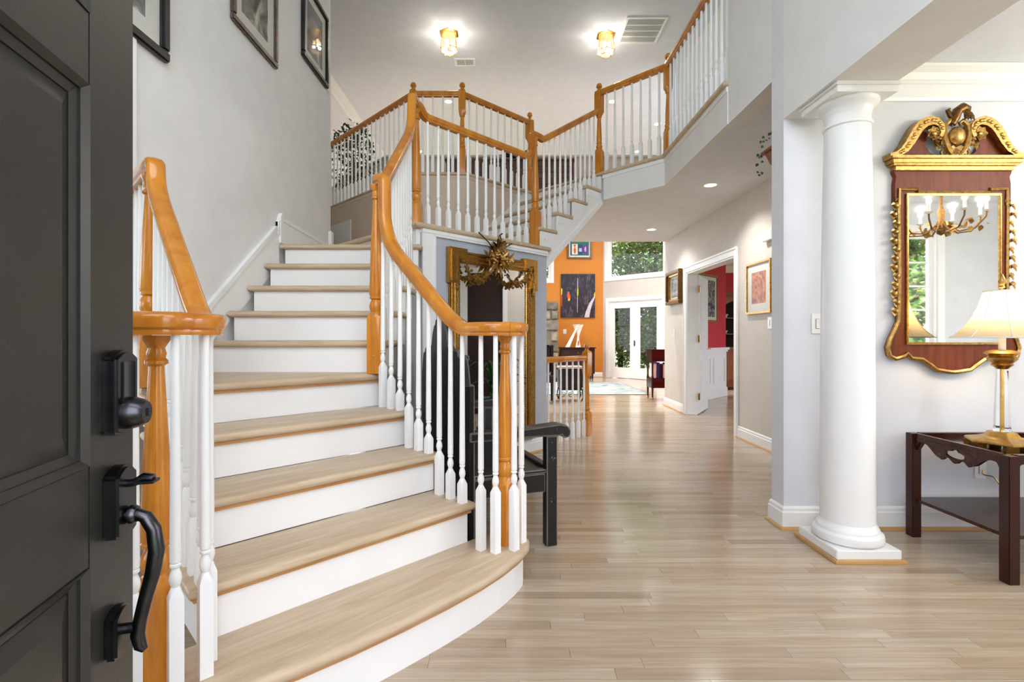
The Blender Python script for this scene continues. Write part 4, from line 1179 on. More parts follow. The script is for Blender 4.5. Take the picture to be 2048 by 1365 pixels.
def vent(x0, x1, y0, y1, n, name, label):
    o = thing(name, label, 'vent', ((x0 + x1) / 2, (y0 + y1) / 2, ZC))
    hx_, hy_ = (x1 - x0) / 2, (y1 - y0) / 2; f = 0.035
    MB().box(-hx_ + f, hx_ - f, -hy_ + f, hy_ - f, -0.004, 0).build('duct', 'duct', o)
    for q_ in ((-hx_, hx_, -hy_, -hy_ + f), (-hx_, hx_, hy_ - f, hy_), (-hx_, -hx_ + f, -hy_ + f, hy_ - f), (hx_ - f, hx_, -hy_ + f, hy_ - f)):
        MB().box(q_[0], q_[1], q_[2], q_[3], -0.014, 0).build('frame', 'white', o, 0.003)
    if n:
        for k in range(1, 4):
            yy = -hy_ + f + (2 * hy_ - 2 * f) * k / 4
            MB().box(-hx_ + f, hx_ - f, yy - 0.008, yy + 0.008, -0.013, -0.004).build('cross_bar', 'white', o)
        for k in range(n):
            yy = -hy_ + f + (2 * hy_ - 2 * f) * (k + 0.5) / n
            MB().box(-hx_ + f, hx_ - f, yy - 0.0022, yy + 0.0022, -0.010, -0.004).build('slat', 'plate', o)
    else:
        MB().box(-0.006, 0.006, -hy_ + f, hy_ - f, -0.012, -0.003).build('cross_bar', 'white', o)
        for k in range(6):
            yy = -hy_ + f + (2 * hy_ - 2 * f) * (k + 0.5) / 6
            MB().box(-hx_ + f, hx_ - f, yy - 0.003, yy + 0.003, -0.009, -0.004).build('slat', 'plate', o)
vent(1.60, 2.17, 6.72, 7.32, 28, 'return_grille', 'large white square return air grille in the high ceiling')
vent(-0.86, -0.53, 7.72, 7.94, 0, 'ceiling_vent', 'small rectangular ceiling vent below the left lantern')

# ------------------------------------------------------------------ framed pictures
def frame_on(name, label, o, u, w, h, fw, fd_, fmat, matw, artmat, glass='pglass', cat='picture', fillet_w=0.0):
    """o: lower left corner on the wall, u: plan direction to the right as one faces it"""
    u = Vector((u[0], u[1], 0)).normalized(); nrm = u.cross(Vector((0, 0, 1)))
    ang = math.atan2(u.y, u.x)
    t = thing(name, label, cat, o, ang)       # local x right, -y out of wall, z up
    X, Z = (1, 0, 0), (0, 0, 1)
    for r_, dep in ((rect(0, w, 0, fw), fd_), (rect(0, w, h - fw, h), fd_), (rect(0, fw, fw, h - fw), fd_), (rect(w - fw, w, fw, h - fw), fd_)):
        MB().plate(r_, (0, 0, 0), X, Z, dep, 0.002).build('frame_rail', fmat, t, fw * 0.18)
    if fillet_w:
        for r_ in (rect(fw, w - fw, fw, fw + fillet_w), rect(fw, w - fw, h - fw - fillet_w, h - fw), rect(fw, fw + fillet_w, fw, h - fw), rect(w - fw - fillet_w, w - fw, fw, h - fw)):
            MB().plate(r_, (0, 0, 0), X, Z, fd_ * 0.6, 0.002).build('inner_fillet', 'gold', t)
    d_ = 0.008
    if matw:
        for r_ in (rect(fw, w - fw, fw, fw + matw), rect(fw, w - fw, h - fw - matw, h - fw), rect(fw, fw + matw, fw + matw, h - fw - matw), rect(w - fw - matw, w - fw, fw + matw, h - fw - matw)):
            MB().plate(r_, (0, 0, 0), X, Z, d_ + 0.003, 0.002).build('mat_board', 'mat', t)
    im = fw + matw
    MB().plate(rect(im - 0.002, w - im + 0.002, im - 0.002, h - im + 0.002), (0, 0, 0), X, Z, d_, 0.002).build('print', artmat, t)
    if glass:
        MB().plate(rect(fw, w - fw, fw, h - fw), (0, 0, 0), X, Z, d_ + 0.007, d_ + 0.005).build('glass', glass, t)
    return t
g = lambda v: lin((v, v, v))
M['photo1'] = art('old_photograph_a', [(0.3, g(50)), (0.5, g(140)), (0.68, g(205))], 7, 8, 2.5)
M['photo2'] = art('old_photograph_b', [(0.35, lin((60, 56, 50))), (0.52, lin((150, 142, 130))), (0.66, lin((214, 208, 196)))], 4.5, 7, 1.8)
M['photo3'] = art('old_photograph_c', [(0.35, g(40)), (0.55, g(110)), (0.72, g(170))], 4, 6, 1.2)
M['print1'] = art('abstract_figures_print', [(0.30, lin((60, 50, 50))), (0.42, lin((150, 70, 40))), (0.55, lin((204, 120, 60))), (0.68, lin((206, 160, 110))), (0.8, lin((90, 90, 110)))], 20, 7, 2.0, (1, 1, 0.7))
M['print2'] = art('grey_landscape_print', [(0.3, lin((70, 72, 74))), (0.5, lin((140, 142, 142))), (0.7, lin((190, 192, 190)))], 6, 5, 0.5, (1, 1, 2.5))
M['print3'] = art('dark_abstract_print', [(0.32, lin((26, 26, 34))), (0.46, lin((60, 62, 76))), (0.56, lin((188, 186, 180))), (0.64, lin((120, 40, 40))), (0.75, lin((40, 40, 48)))], 8, 8, 3.0, (1, 1, 0.6))
WL = (0, 1)        # facing the left wall (looking -X) right hand is +Y
M['greyframe'] = metal('pewter_frame', (120, 108, 100), 0.4, 0.25)
frame_on('framed_photograph', 'black framed photograph with white mat nearest the front door', (XL, 1.98, 2.59), WL, 0.637, 0.80, 0.055, 0.035, 'black', 0.095, 'photo1')
frame_on('framed_photograph', 'silver brown framed family photograph, middle of the three on the stair wall', (XL, 3.22, 3.225), WL, 0.63, 0.85, 0.045, 0.03, 'greyframe', 0.085, 'photo2')
frame_on('framed_photograph', 'black framed portrait photograph highest on the stair wall', (XL, 4.32, 3.61), WL, 0.60, 0.70, 0.045, 0.035, 'black', 0.07, 'photo3')
WH = (0, -1)
frame_on('framed_print', 'gold framed print of orange figures on the hall wall', (2.62, 5.43, 1.392), WH, 0.51, 0.545, 0.022, 0.026, 'gilt', 0.085, 'print1', 'pglass2')
frame_on('framed_print', 'deep dark gold framed picture left of the double door', (2.62, 8.07, 1.66), WH, 0.63, 0.52, 0.05, 0.075, 'oldgold', 0.06, 'print2', 'pglass2', 'picture', 0.03)
frame_on('framed_print', 'dark abstract print in gold frame on the red dining wall', (3.275, 8.715, 1.42), (1, 1), 0.925, 0.875, 0.04, 0.03, 'gilt', 0.06, 'print3', 'pglass2')
# paintings on the orange wall
m, nt, b = new_mat('black_flame_painting')
tc = N(nt, 'ShaderNodeTexCoord'); mp = N(nt, 'ShaderNodeMapping'); mp.inputs['Scale'].default_value = (5, 5, 1.6)
nt.links.new(tc.outputs['Object'], mp.inputs['Vector'])
no = N(nt, 'ShaderNodeTexNoise'); no.inputs['Scale'].default_value = 2.2; no.inputs['Detail'].default_value = 8; no.inputs['Distortion'].default_value = 1.2
nt.links.new(mp.outputs[0], no.inputs['Vector'])
r_ = ramp(nt, [(0.0, lin((20, 20, 26))), (0.45, lin((34, 32, 40))), (0.56, lin((46, 44, 62))), (0.64, lin((86, 84, 92))), (0.72, lin((40, 36, 44)))])
nt.links.new(no.outputs['Fac'], r_.inputs['Fac']); nt.links.new(r_.outputs['Color'], b.inputs['Base Color']); b.inputs['Roughness'].default_value = 0.35
M['flamebg'] = m
for nm, c in (('p_yellow', (232, 212, 60)), ('p_red', (200, 60, 40)), ('p_pale', (206, 196, 204)), ('p_teal', (30, 110, 110)), ('p_purple', (110, 50, 150)), ('p_orange', (226, 90, 40)), ('p_cream', (236, 232, 214)), ('p_navy', (40, 60, 120)), ('p_green', (60, 140, 80))):
    M[nm] = paint(nm + '_oil_paint', c, 0.4, 0.15, 0.05, 0.4, 30)
pa = thing('canvas_painting', 'large dark abstract painting with flame colours on the orange wall', 'painting', (1.48, 14.097, 1.70))
MB().plate(rect(0, 0.965, 0, 1.235), (0, 0, 0), (1, 0, 0), (0, 0, 1), 0.04, 0.0).build('canvas', 'flamebg', pa)
def dab(par, pts, mat, d0=0.0402, nm='paint_stroke'):
    MB().plate(pts, (0, 0, 0), (1, 0, 0), (0, 0, 1), d0 + 0.002, d0 - 0.001).build(nm, mat, par)
dab(pa, [(0.17, 0.60), (0.20, 0.50), (0.245, 0.47), (0.27, 0.58), (0.24, 0.66), (0.23, 0.73), (0.19, 0.74)], 'p_orange')
dab(pa, [(0.19, 0.50), (0.225, 0.46), (0.25, 0.50), (0.235, 0.56)], 'p_yellow', 0.0425)
dab(pa, [(0.455, 0.62), (0.475, 0.60), (0.49, 0.70), (0.485, 0.82), (0.46, 0.84)], 'p_yellow')
dab(pa, [(0.462, 0.84), (0.482, 0.84), (0.478, 1.12), (0.466, 1.12)], 'p_pale')
dab(pa, [(0.455, 0.14), (0.468, 0.14), (0.474, 0.6), (0.462, 0.6)], 'p_pale')
dab(pa, [(0.0, 0.62), (0.03, 0.66), (0.035, 0.80), (0.0, 0.84)], 'p_yellow')
dab(pa, [(0.0, 0.30), (0.03, 0.34), (0.03, 0.62), (0.0, 0.62)], 'p_red')
dab(pa, [(0.93, 0.62), (0.965, 0.56), (0.965, 0.72), (0.945, 0.70)], 'p_yellow')
dab(pa, [(0.66, 0.0), (0.80, 0.0), (0.83, 0.20), (0.90, 0.42), (0.965, 0.58), (0.94, 0.60), (0.80, 0.40), (0.70, 0.16)], 'p_pale')
pb2 = thing('canvas_painting', 'small bright painting of coloured panels high on the orange wall', 'painting', (1.66, 14.097, 3.37))
for r_, d_ in ((rect(0, 0.69, 0, 0.045), 0.05), (rect(0, 0.69, 0.655, 0.70), 0.05), (rect(0, 0.045, 0.045, 0.655), 0.05), (rect(0.645, 0.69, 0.045, 0.655), 0.05)):
    MB().plate(r_, (0, 0, 0), (1, 0, 0), (0, 0, 1), d_, 0.001).build('frame_rail', 'greyframe', pb2, 0.006)
MB().plate(rect(0.045, 0.645, 0.045, 0.655), (0, 0, 0), (1, 0, 0), (0, 0, 1), 0.02, 0.001).build('mat_board', 'p_cream', pb2)
dab(pb2, rect(0.08, 0.61, 0.09, 0.62), 'p_teal', 0.021, 'canvas')
dab(pb2, rect(0.13, 0.29, 0.12, 0.42), 'p_cream', 0.0235)
dab(pb2, [(0.16, 0.40), (0.26, 0.40), (0.22, 0.33), (0.25, 0.25), (0.23, 0.16), (0.21, 0.13), (0.19, 0.16), (0.17, 0.25), (0.20, 0.33)], 'p_orange', 0.026)
dab(pb2, rect(0.31, 0.43, 0.12, 0.40), 'p_navy', 0.0235)
dab(pb2, rect(0.33, 0.41, 0.20, 0.30), 'p_pale', 0.026)
dab(pb2, [(0.51 + 0.075 * math.cos(k * PI / 6), 0.27 + 0.14 * math.sin(k * PI / 6)) for k in range(12)], 'p_purple', 0.0235)
dab(pb2, [(0.51 + 0.025 * math.cos(k * PI / 4), 0.27 + 0.08 * math.sin(k * PI / 4)) for k in range(8)], 'p_pale', 0.026)
dab(pb2, rect(0.12, 0.58, 0.46, 0.58), 'p_green', 0.0235)

# ------------------------------------------------------------------ switch plates
def switch(name, label, o, u, w=0.07, h=0.115, gang=1, cat='light switch'):
    u = Vector((u[0], u[1], 0)).normalized()
    t = thing(name, label, cat, o, math.atan2(u.y, u.x))
    MB().plate(rect(-w / 2, w / 2, -h / 2, h / 2), (0, 0, 0), (1, 0, 0), (0, 0, 1), 0.006, 0.0005).build('cover_plate', 'plate', t, 0.002)
    for k in range(gang):
        cx = (k - (gang - 1) / 2) * 0.04
        MB().plate(rect(cx - 0.012, cx + 0.012, -0.03, 0.03), (0, 0, 0), (1, 0, 0), (0, 0, 1), 0.010, 0.006).build('rocker', 'plate', t, 0.002)
    return t
switch('light_switch', 'white light switch on the grey wall beside the column', (1.845, 2.965, 1.228), (1, 0), 0.07, 0.12)
switch('light_switch', 'white light switch left of the double door', (2.62, 7.83, 1.21), (0, -1), 0.07, 0.12)
switch('light_switch', 'double white switch on the hall wall beside the wall end', (2.62, 4.95, 1.29), (0, -1), 0.11, 0.12, 2)
switch('light_switch', 'white light switch on the orange wall', (1.59, 14.1, 1.30), (1, 0), 0.09, 0.13)
switch('wall_outlet', 'white wall outlet beneath the dark side table', (2.82, 2.965, 0.36), (1, 0), 0.07, 0.115, 1, 'outlet')
chm = thing('door_chime', 'white chime box high on the hall wall by the wall end', 'chime', (2.62, 4.94, 2.16), -PI / 2)
MB().plate(rect(-0.10, 0.10, -0.05, 0.05), (0, 0, 0), (1, 0, 0), (0, 0, 1), 0.05, 0.0005).build('cover', 'plate', chm, 0.006)
MB().plate(rect(-0.08, 0.08, -0.035, 0.035), (0, 0, 0), (1, 0, 0), (0, 0, 1), 0.053, 0.0502).build('grille', 'plate', chm, 0.001)

# ------------------------------------------------------------------ tall gold mirror on the blue grey wall
GO = Vector((-0.515, 4.165, 0)); GW, GZ0, GZ1 = 1.06, 0.155, 1.885
gm = thing('gold_mirror', 'tall gilt mirror with leafy crest and garlands on the blue grey wall', 'mirror', (GO.x, GO.y, GZ0), PI / 4)
GH = GZ1 - GZ0; FW = 0.105
X, Z = (1, 0, 0), (0, 0, 1)
def moulded(par, a0, a1, b0, b1, wd, mat, nm='frame_rail', lay=((0.0, 1.0, 0.022), (0.12, 0.88, 0.034), (0.25, 0.62, 0.045), (0.80, 0.95, 0.030)), horiz=True):
    mb = MB()
    for f0, f1, d_ in lay:
        if horiz: mb.plate(rect(a0, a1, b0 + wd * f0, b0 + wd * f1), (0, 0, 0), X, Z, d_, 0.001)
        else: mb.plate(rect(a0 + wd * f0, a0 + wd * f1, b0, b1), (0, 0, 0), X, Z, d_, 0.001)
    return mb.build(nm, mat, par, 0.003)
moulded(gm, 0, GW, 0, FW, FW, 'gold'); moulded(gm, 0, GW, GH - FW, GH, FW, 'gold')
moulded(gm, 0, FW, FW, GH - FW, FW, 'gold', horiz=False); moulded(gm, GW - FW, GW, FW, GH - FW, FW, 'gold', horiz=False)
for off, rr_, mt_ in ((0.014, 0.011, 'gilt'), (0.046, 0.017, 'gold'), (0.078, 0.009, 'gilt')):
    for p0_, p1_ in (((off, 0.02), (off, GH - 0.02)), ((GW - off, 0.02), (GW - off, GH - 0.02)), ((0.02, off), (GW - 0.02, off)), ((0.02, GH - off), (GW - 0.02, GH - off))):
        MB().tube([(p0_[0], -0.034, p0_[1]), (p1_[0], -0.034, p1_[1])], rr_, 8).build('frame_bead', mt_, gm, 0, SM)
bd_ = MB()
for k in range(70):                                        # beaded inner edge
    zz = FW + (GH - 2 * FW) * (k + 0.5) / 70
    bd_.ball((FW - 0.008, -0.034, zz), 0.008, 0.008, 0.011, 6, 4); bd_.ball((GW - FW + 0.008, -0.034, zz), 0.008, 0.008, 0.011, 6, 4)
tag(bd_.build('beading', 'gilt', gm, 0, SM), kind='stuff')
MB().plate(rect(FW - 0.005, GW - FW + 0.005, FW - 0.005, GH - FW + 0.005), (0, 0, 0), X, Z, 0.012, 0.002).build('mirror_glass', 'mirror', gm)
for a0 in (-0.022, GW - 0.178):
    for lay_w, d_ in ((0.0, 0.05), (0.022, 0.06), (0.045, 0.045)):
        pass
    cb = MB()
    s0 = 1 if a0 < 0 else -1
    L_ = [(0, 0), (0.20, 0), (0.20, 0.115), (0.115, 0.115), (0.115, 0.30), (0, 0.30)]
    for ins, d_ in ((0.0, 0.050), (0.018, 0.062), (0.045, 0.052)):
        pts = [(ins, ins), (0.20 - (ins if ins < .03 else .018), ins), (0.20 - (ins if ins < .03 else .018), 0.115 - ins), (0.115 - ins, 0.115 - ins), (0.115 - ins, 0.30 - (ins if ins < .03 else .018)), (ins, 0.30 - (ins if ins < .03 else .018))]
        pts = [((a0 + p[0]) if s0 > 0 else (GW + 0.022 - p[0]), GH + 0.02 - p[1]) for p in pts]
        if s0 > 0: pts = pts[::-1]
        cb.plate(pts, (0, 0, 0), X, Z, d_, 0.001)
    cb.build('corner_block', 'gold', gm, 0.002)
rg = random.Random(3)
def spray(par, c, n, r0, r1, w, mat, nm, z_out=0.06, a0=0.0, a1=2 * PI):
    for k in range(n):
        a = a0 + (a1 - a0) * (k + rg.uniform(0.2, 0.8)) / n
        L_ = rg.uniform(r0, r1)
        tip = (c[0] + L_ * math.cos(a), -z_out - rg.uniform(0.0, 0.05), c[1] + L_ * math.sin(a))
        MB().leafp((c[0] + 0.01 * math.cos(a), -z_out, c[1] + 0.01 * math.sin(a)), tip, (0, -1, 0.2), w * rg.uniform(0.8, 1.2)).build(nm, mat, par, 0, SM)
cx = GW / 2
spray(gm, (cx, GH - 0.02), 20, 0.08, 0.20, 0.022, 'gold', 'crest_leaf', 0.07)
spray(gm, (cx - 0.12, GH - 0.03), 8, 0.05, 0.11, 0.018, 'gilt', 'crest_leaf', 0.07)
spray(gm, (cx + 0.12, GH - 0.03), 8, 0.05, 0.11, 0.018, 'gilt', 'crest_leaf', 0.07)
spray(gm, (cx - 0.02, GH + 0.06), 9, 0.07, 0.15, 0.022, 'oldgold', 'crest_leaf', 0.08, 0.2, PI - 0.2)
for a in (0.5, 2.3):
    tp = Vector((cx + 0.27 * math.cos(a + 0.35), -0.06, GH + 0.06 + 0.16 * math.sin(a)))
    MB().tube([(cx, -0.06, GH), tuple((Vector((cx, -0.06, GH)) + tp) / 2 + Vector((0, 0, 0.02))), tuple(tp)], 0.006, 6).build('crest_stem', 'oldgold', gm, 0, SM)
MB().tube([(cx + 0.02, -0.06, GH + 0.08), (cx + 0.04, -0.06, GH + 0.15), (cx + 0.02, -0.06, GH + 0.19), (cx + 0.05, -0.06, GH + 0.21)], 0.008, 6).build('crest_bow', 'oldgold', gm, 0, SM)
flw = MB()
for k in range(26):
    flw.ball((cx + rg.gauss(0, 0.055), -0.085 - rg.random() * 0.02, GH - 0.02 + rg.gauss(0, 0.035)), 0.014, 0.012, 0.014, 7, 5)
tag(flw.build('crest_flowers', 'gilt', gm, 0, SM), kind='stuff')
for sgn in (-1, 1):                                        # hanging garlands
    mb = MB()
    x0_, x1_ = cx + sgn * 0.04, cx + sgn * 0.47
    for k in range(64):
        t_ = k / 63.0
        xx = x0_ + (x1_ - x0_) * t_
        zz = GH - 0.09 + 0.04 * t_ - 0.17 * math.sin(PI * min(1, t_ * 1.05))
        rr_ = 0.008 + 0.018 * math.sin(PI * t_)
        mb.ball((xx + rg.gauss(0, 0.007), -0.065 + rg.gauss(0, 0.008), zz + rg.gauss(0, rr_ * 0.8)), rr_ * 0.62, rr_ * 0.62, rr_ * 0.62, 6, 4)
    tag(mb.build('garland', 'gold', gm, 0, SM), kind='stuff')
    for k in range(11):
        t_ = (k + 0.5) / 11; xx = x0_ + (x1_ - x0_) * t_; zz = GH - 0.09 + 0.04 * t_ - 0.17 * math.sin(PI * t_)
        MB().leafp((xx, -0.075, zz), (xx + rg.uniform(-0.03, 0.03), -0.095, zz - rg.uniform(0.03, 0.06)), (0, -1, 0.3), 0.014).build('garland_leaf', 'oldgold', gm, 0, SM)
    mb = MB()                                              # drop at the outer end
    for k in range(22):
        mb.ball((x1_ + sgn * 0.005 + rg.gauss(0, 0.006), -0.06, GH - 0.06 - k * 0.013), 0.011, 0.010, 0.010, 6, 4)
    tag(mb.build('garland_drop', 'gold', gm, 0, SM), kind='stuff')

# ------------------------------------------------------------------ carved mahogany mirror in the grey room
cm = thing('carved_mirror', 'walnut and gilt mirror with swan neck crest above the side table', 'mirror', (2.632, 2.965, 0.94))
zo = 0.94
hp = [(0.0, 0.94), (0.027, 0.942), (0.10, 0.954), (0.13, 0.978), (0.184, 1.015), (0.249, 1.023), (0.274, 1.050), (0.291, 1.034), (0.341, 1.019), (0.377, 1.036), (0.389, 1.085), (0.372, 1.14), (0.345, 1.195), (0.322, 1.25), (0.322, 1.93), (0.345, 1.95), (0.345, 2.06), (0.338, 2.10), (0.350, 2.125), (0.350, 2.145)]
full_ = [(a, z - zo) for a, z in hp] + [(-a, z - zo) for a, z in hp[::-1][:-1]]
MB().plate(full_, (0, 0, 0), X, Z, 0.030, 0.001).build('panel', 'walnut', cm, 0.002)
def ribbon(par, pts, r_, mat, nm, y_=-0.032, seg=6, closed=False):
    p = [(a, y_, z) for a, z in pts]
    if closed: p = p + [p[0]]
    return MB().tube(p, r_, seg).build(nm, mat, par, 0, SM)
low = [(a, z - zo) for a, z in hp[:14]]
ribbon(cm, [(-a, z) for a, z in low[::-1]] + low[1:], 0.013, 'gilt', 'gilt_edge')
for sgn in (-1, 1):
    ribbon(cm, [(sgn * 0.322, 1.25 - zo), (sgn * 0.318, 1.55 - zo), (sgn * 0.322, 1.93 - zo)], 0.011, 'gilt', 'gilt_edge')
step = [(-0.318, 1.93), (-0.318, 2.025), (-0.215, 2.025), (-0.215, 2.005), (0.215, 2.005), (0.215, 2.025), (0.318, 2.025), (0.318, 1.93)]
ribbon(cm, [(a, z - zo) for a, z in step], 0.011, 'gilt', 'gilt_edge')
gl = (-0.268, 0.268, 1.117 - zo, 1.985 - zo)
for r_ in (rect(gl[0] - 0.014, gl[1] + 0.014, gl[2] - 0.014, gl[2]), rect(gl[0] - 0.014, gl[1] + 0.014, gl[3], gl[3] + 0.014), rect(gl[0] - 0.014, gl[0], gl[2], gl[3]), rect(gl[1], gl[1] + 0.014, gl[2], gl[3])):
    MB().plate(r_, (0, 0, 0), X, Z, 0.042, 0.03).build('gilt_slip', 'gilt', cm, 0.003)
MB().plate(rect(*gl), (0, 0, 0), X, Z, 0.034, 0.0302).build('mirror_glass', 'mirror', cm)
for k, (wd, z0, z1, d_) in enumerate(((0.352, 2.135, 2.160, 0.045), (0.372, 2.160, 2.172, 0.058), (0.382, 2.172, 2.196, 0.066), (0.395, 2.196, 2.212, 0.078))):
    MB().plate(rect(-wd, wd, z0 - zo, z1 - zo), (0, 0, 0), X, Z, d_, 0.001).build('cornice', 'gilt', cm, 0.003)
# tympanum and swan necks
ty = [(0.33, 2.212), (0.25, 2.30), (0.19, 2.38), (0.15, 2.36), (0.16, 2.28), (0.13, 2.24), (0.09, 2.225), (0.0, 2.225)]
for sgn in (-1, 1):
    pts = [(sgn * a, z - zo) for a, z in ty] + [(0.0, 2.212 - zo)]
    if sgn > 0: pts = pts[::-1]
    MB().plate(pts, (0, 0, 0), X, Z, 0.028, 0.001).build('tympanum', 'walnut', cm)
    neck = [(0.395, 2.214), (0.355, 2.222), (0.315, 2.245), (0.28, 2.29), (0.25, 2.345), (0.215, 2.395), (0.17, 2.420), (0.125, 2.418), (0.095, 2.390), (0.088, 2.355), (0.10, 2.325)]
    wid = [0.014, 0.018, 0.023, 0.026, 0.027, 0.027, 0.026, 0.023, 0.018, 0.014, 0.010]
    npt = fillet([Vector((sgn * a, 0, z - zo)) for a, z in neck], 0.03, 3)
    out_, in_ = [], []
    for i, p in enumerate(npt):
        t_ = (npt[min(i + 1, len(npt) - 1)] - npt[max(i - 1, 0)]).normalized(); nn = Vector((-t_.z, 0, t_.x))
        w_ = wid[min(len(wid) - 1, int(i / len(npt) * len(wid)))]
        out_.append(p + nn * w_); in_.append(p - nn * w_)
    poly = [(p.x, p.z) for p in out_] + [(p.x, p.z) for p in in_[::-1]]
    nk = MB().plate(poly if sgn > 0 else poly[::-1], (0, 0, 0), X, Z, 0.066, 0.001).build('swan_neck', 'gilt', cm, 0.003)
    for i in range(4, len(npt) - 4, 2):
        MB().ball((npt[i].x, -0.068, npt[i].z), 0.011, 0.006, 0.011, 6, 4).build('carved_bead', 'gold', nk, 0, SM)
    ctr = (sgn * 0.135, 2.345 - zo)
    for k in range(7):
        a = 2 * PI * k / 7
        MB().leafp((ctr[0], -0.05, ctr[1]), (ctr[0] + 0.045 * math.cos(a), -0.062, ctr[1] + 0.045 * math.sin(a)), (0, -1, 0), 0.018).build('rosette_petal', 'gilt', cm, 0, SM)
    MB().ball((ctr[0], -0.058, ctr[1]), 0.014, 0.01, 0.014, 8, 5).build('rosette_eye', 'gold', cm, 0, SM)
    for k in range(4):
        MB().leafp((ctr[0] - sgn * 0.01, -0.045, ctr[1] - 0.03), (ctr[0] - sgn * (0.02 + 0.02 * k), -0.055, ctr[1] - 0.10 + 0.012 * k), (0, -1, 0.2), 0.014).build('rosette_leaf', 'gilt', cm, 0, SM)
    # leaf and berry drops down the sides
    for k in range(13):
        zz = 1.925 - zo - k * 0.052; xx = sgn * (0.338 + 0.010 * math.sin(k * 2.1))
        dr = MB().leafp((xx, -0.03, zz + 0.02), (xx + sgn * 0.016, -0.045, zz - 0.03), (sgn * 0.5, -1, 0), 0.018)
        dr.leafp((xx, -0.03, zz + 0.015), (xx + sgn * 0.032, -0.035, zz + 0.005), (0, -1, 0.3), 0.012); dr.leafp((xx, -0.03, zz + 0.015), (xx - sgn * 0.018, -0.035, zz - 0.01), (0, -1, 0.3), 0.012)
        dr.ball((xx + sgn * 0.005, -0.045, zz), 0.010, 0.008, 0.010, 6, 4)
        dr.build('side_leaf', 'gilt', cm, 0, SM)
    MB().tube([(sgn * (0.325 + 0.014 * math.cos(k * PI / 5)), -0.03, 1.955 - zo + 0.014 * math.sin(k * PI / 5)) for k in range(10)], 0.006, 6).build('side_scroll', 'gilt', cm, 0, SM)
# central cartouche with its acanthus and bird
MB().ball((0.0, -0.055, 2.33 - zo), 0.048, 0.03, 0.055, 14, 10).build('cartouche_boss', 'gilt', cm, 0, SM)
for sgn in (-1, 1):
    sc = [(sgn * 0.02, 2.215), (sgn * 0.045, 2.25), (sgn * 0.062, 2.29), (sgn * 0.074, 2.34), (sgn * 0.066, 2.395), (sgn * 0.038, 2.425), (sgn * 0.018, 2.41), (sgn * 0.028, 2.392)]
    MB().tube([(a, -0.052, z - zo) for a, z in sc], [0.012, 0.016, 0.018, 0.016, 0.014, 0.012, 0.009, 0.006], 8).build('cartouche_scroll', 'gilt', cm, 0, SM)
    MB().tube([(sgn * (0.062 + 0.02 * math.cos(k * 0.8)), -0.045, 2.238 - zo + 0.02 * math.sin(k * 0.8)) for k in range(9)], 0.008, 6).build('foot_scroll', 'gilt', cm, 0, SM)
    for k in range(5):
        MB().leafp((sgn * 0.06, -0.05, 2.31 - zo + 0.02 * k), (sgn * (0.10 + 0.008 * k), -0.065, 2.275 - zo + 0.03 * k), (0, -1, 0.2), 0.018).build('acanthus_leaf', 'gilt', cm, 0, SM)
for k in range(5):
    a = PI + PI * (k + 0.5) / 5
    MB().leafp((0, -0.05, 2.265 - zo), (0.05 * math.cos(a), -0.06, 2.265 - zo + 0.055 * math.sin(a)), (0, -1, 0), 0.018).build('acanthus_leaf', 'gilt', cm, 0, SM)
MB().tube([(-0.025, -0.05, 2.40 - zo), (-0.01, -0.055, 2.44 - zo), (0.0, -0.06, 2.475 - zo), (0.03, -0.06, 2.495 - zo), (0.062, -0.06, 2.485 - zo), (0.07, -0.06, 2.47 - zo)], [0.02, 0.026, 0.026, 0.028, 0.02, 0.006], 10).build('crest_bird', 'oldgold', cm, 0, SM)
MB().tube([(-0.01, -0.055, 2.42 - zo), (-0.035, -0.05, 2.455 - zo), (-0.05, -0.05, 2.485 - zo), (-0.035, -0.05, 2.495 - zo)], [0.014, 0.013, 0.011, 0.005], 8).build('crest_plume', 'oldgold', cm, 0, SM)
for k in range(4):
    MB().leafp((0.035, -0.075, 2.475 - zo), (0.02 + 0.02 * k, -0.085, 2.41 - zo), (0, -1, 0), 0.016).build('crest_feather', 'oldgold', cm, 0, SM)

# ------------------------------------------------------------------ side table, lamp, chandelier
tb = thing('side_table', 'dark mahogany tray top side table with pierced apron and low shelf', 'table', (2.31, 2.285, 0))
TX, TY, TZ = 0.80, 0.60, 0.60
for x0 in (0.0, TX - 0.052):
    for y0 in (0.0, TY - 0.052):
        MB().box(x0, x0 + 0.052, y0, y0 + 0.052, 0, TZ - 0.005).build('leg', 'mahogz', tb, 0.003)
MB().box(0.012, TX - 0.012, 0.012, TY - 0.012, TZ - 0.040, TZ - 0.028).build('table_top', 'mahog', tb)
for q_ in ((0.0525, TX - 0.0525, 0.014, 0.028), (0.0525, TX - 0.0525, TY - 0.028, TY - 0.014)):
    MB().box(q_[0], q_[1], q_[2], q_[3], TZ - 0.0275, TZ - 0.002).build('gallery_rail', 'mahog', tb, 0.002)
MB().box(0.02, TX - 0.02, 0.02, TY - 0.02, 0.205, 0.222).build('shelf', 'mahog', tb, 0.002)
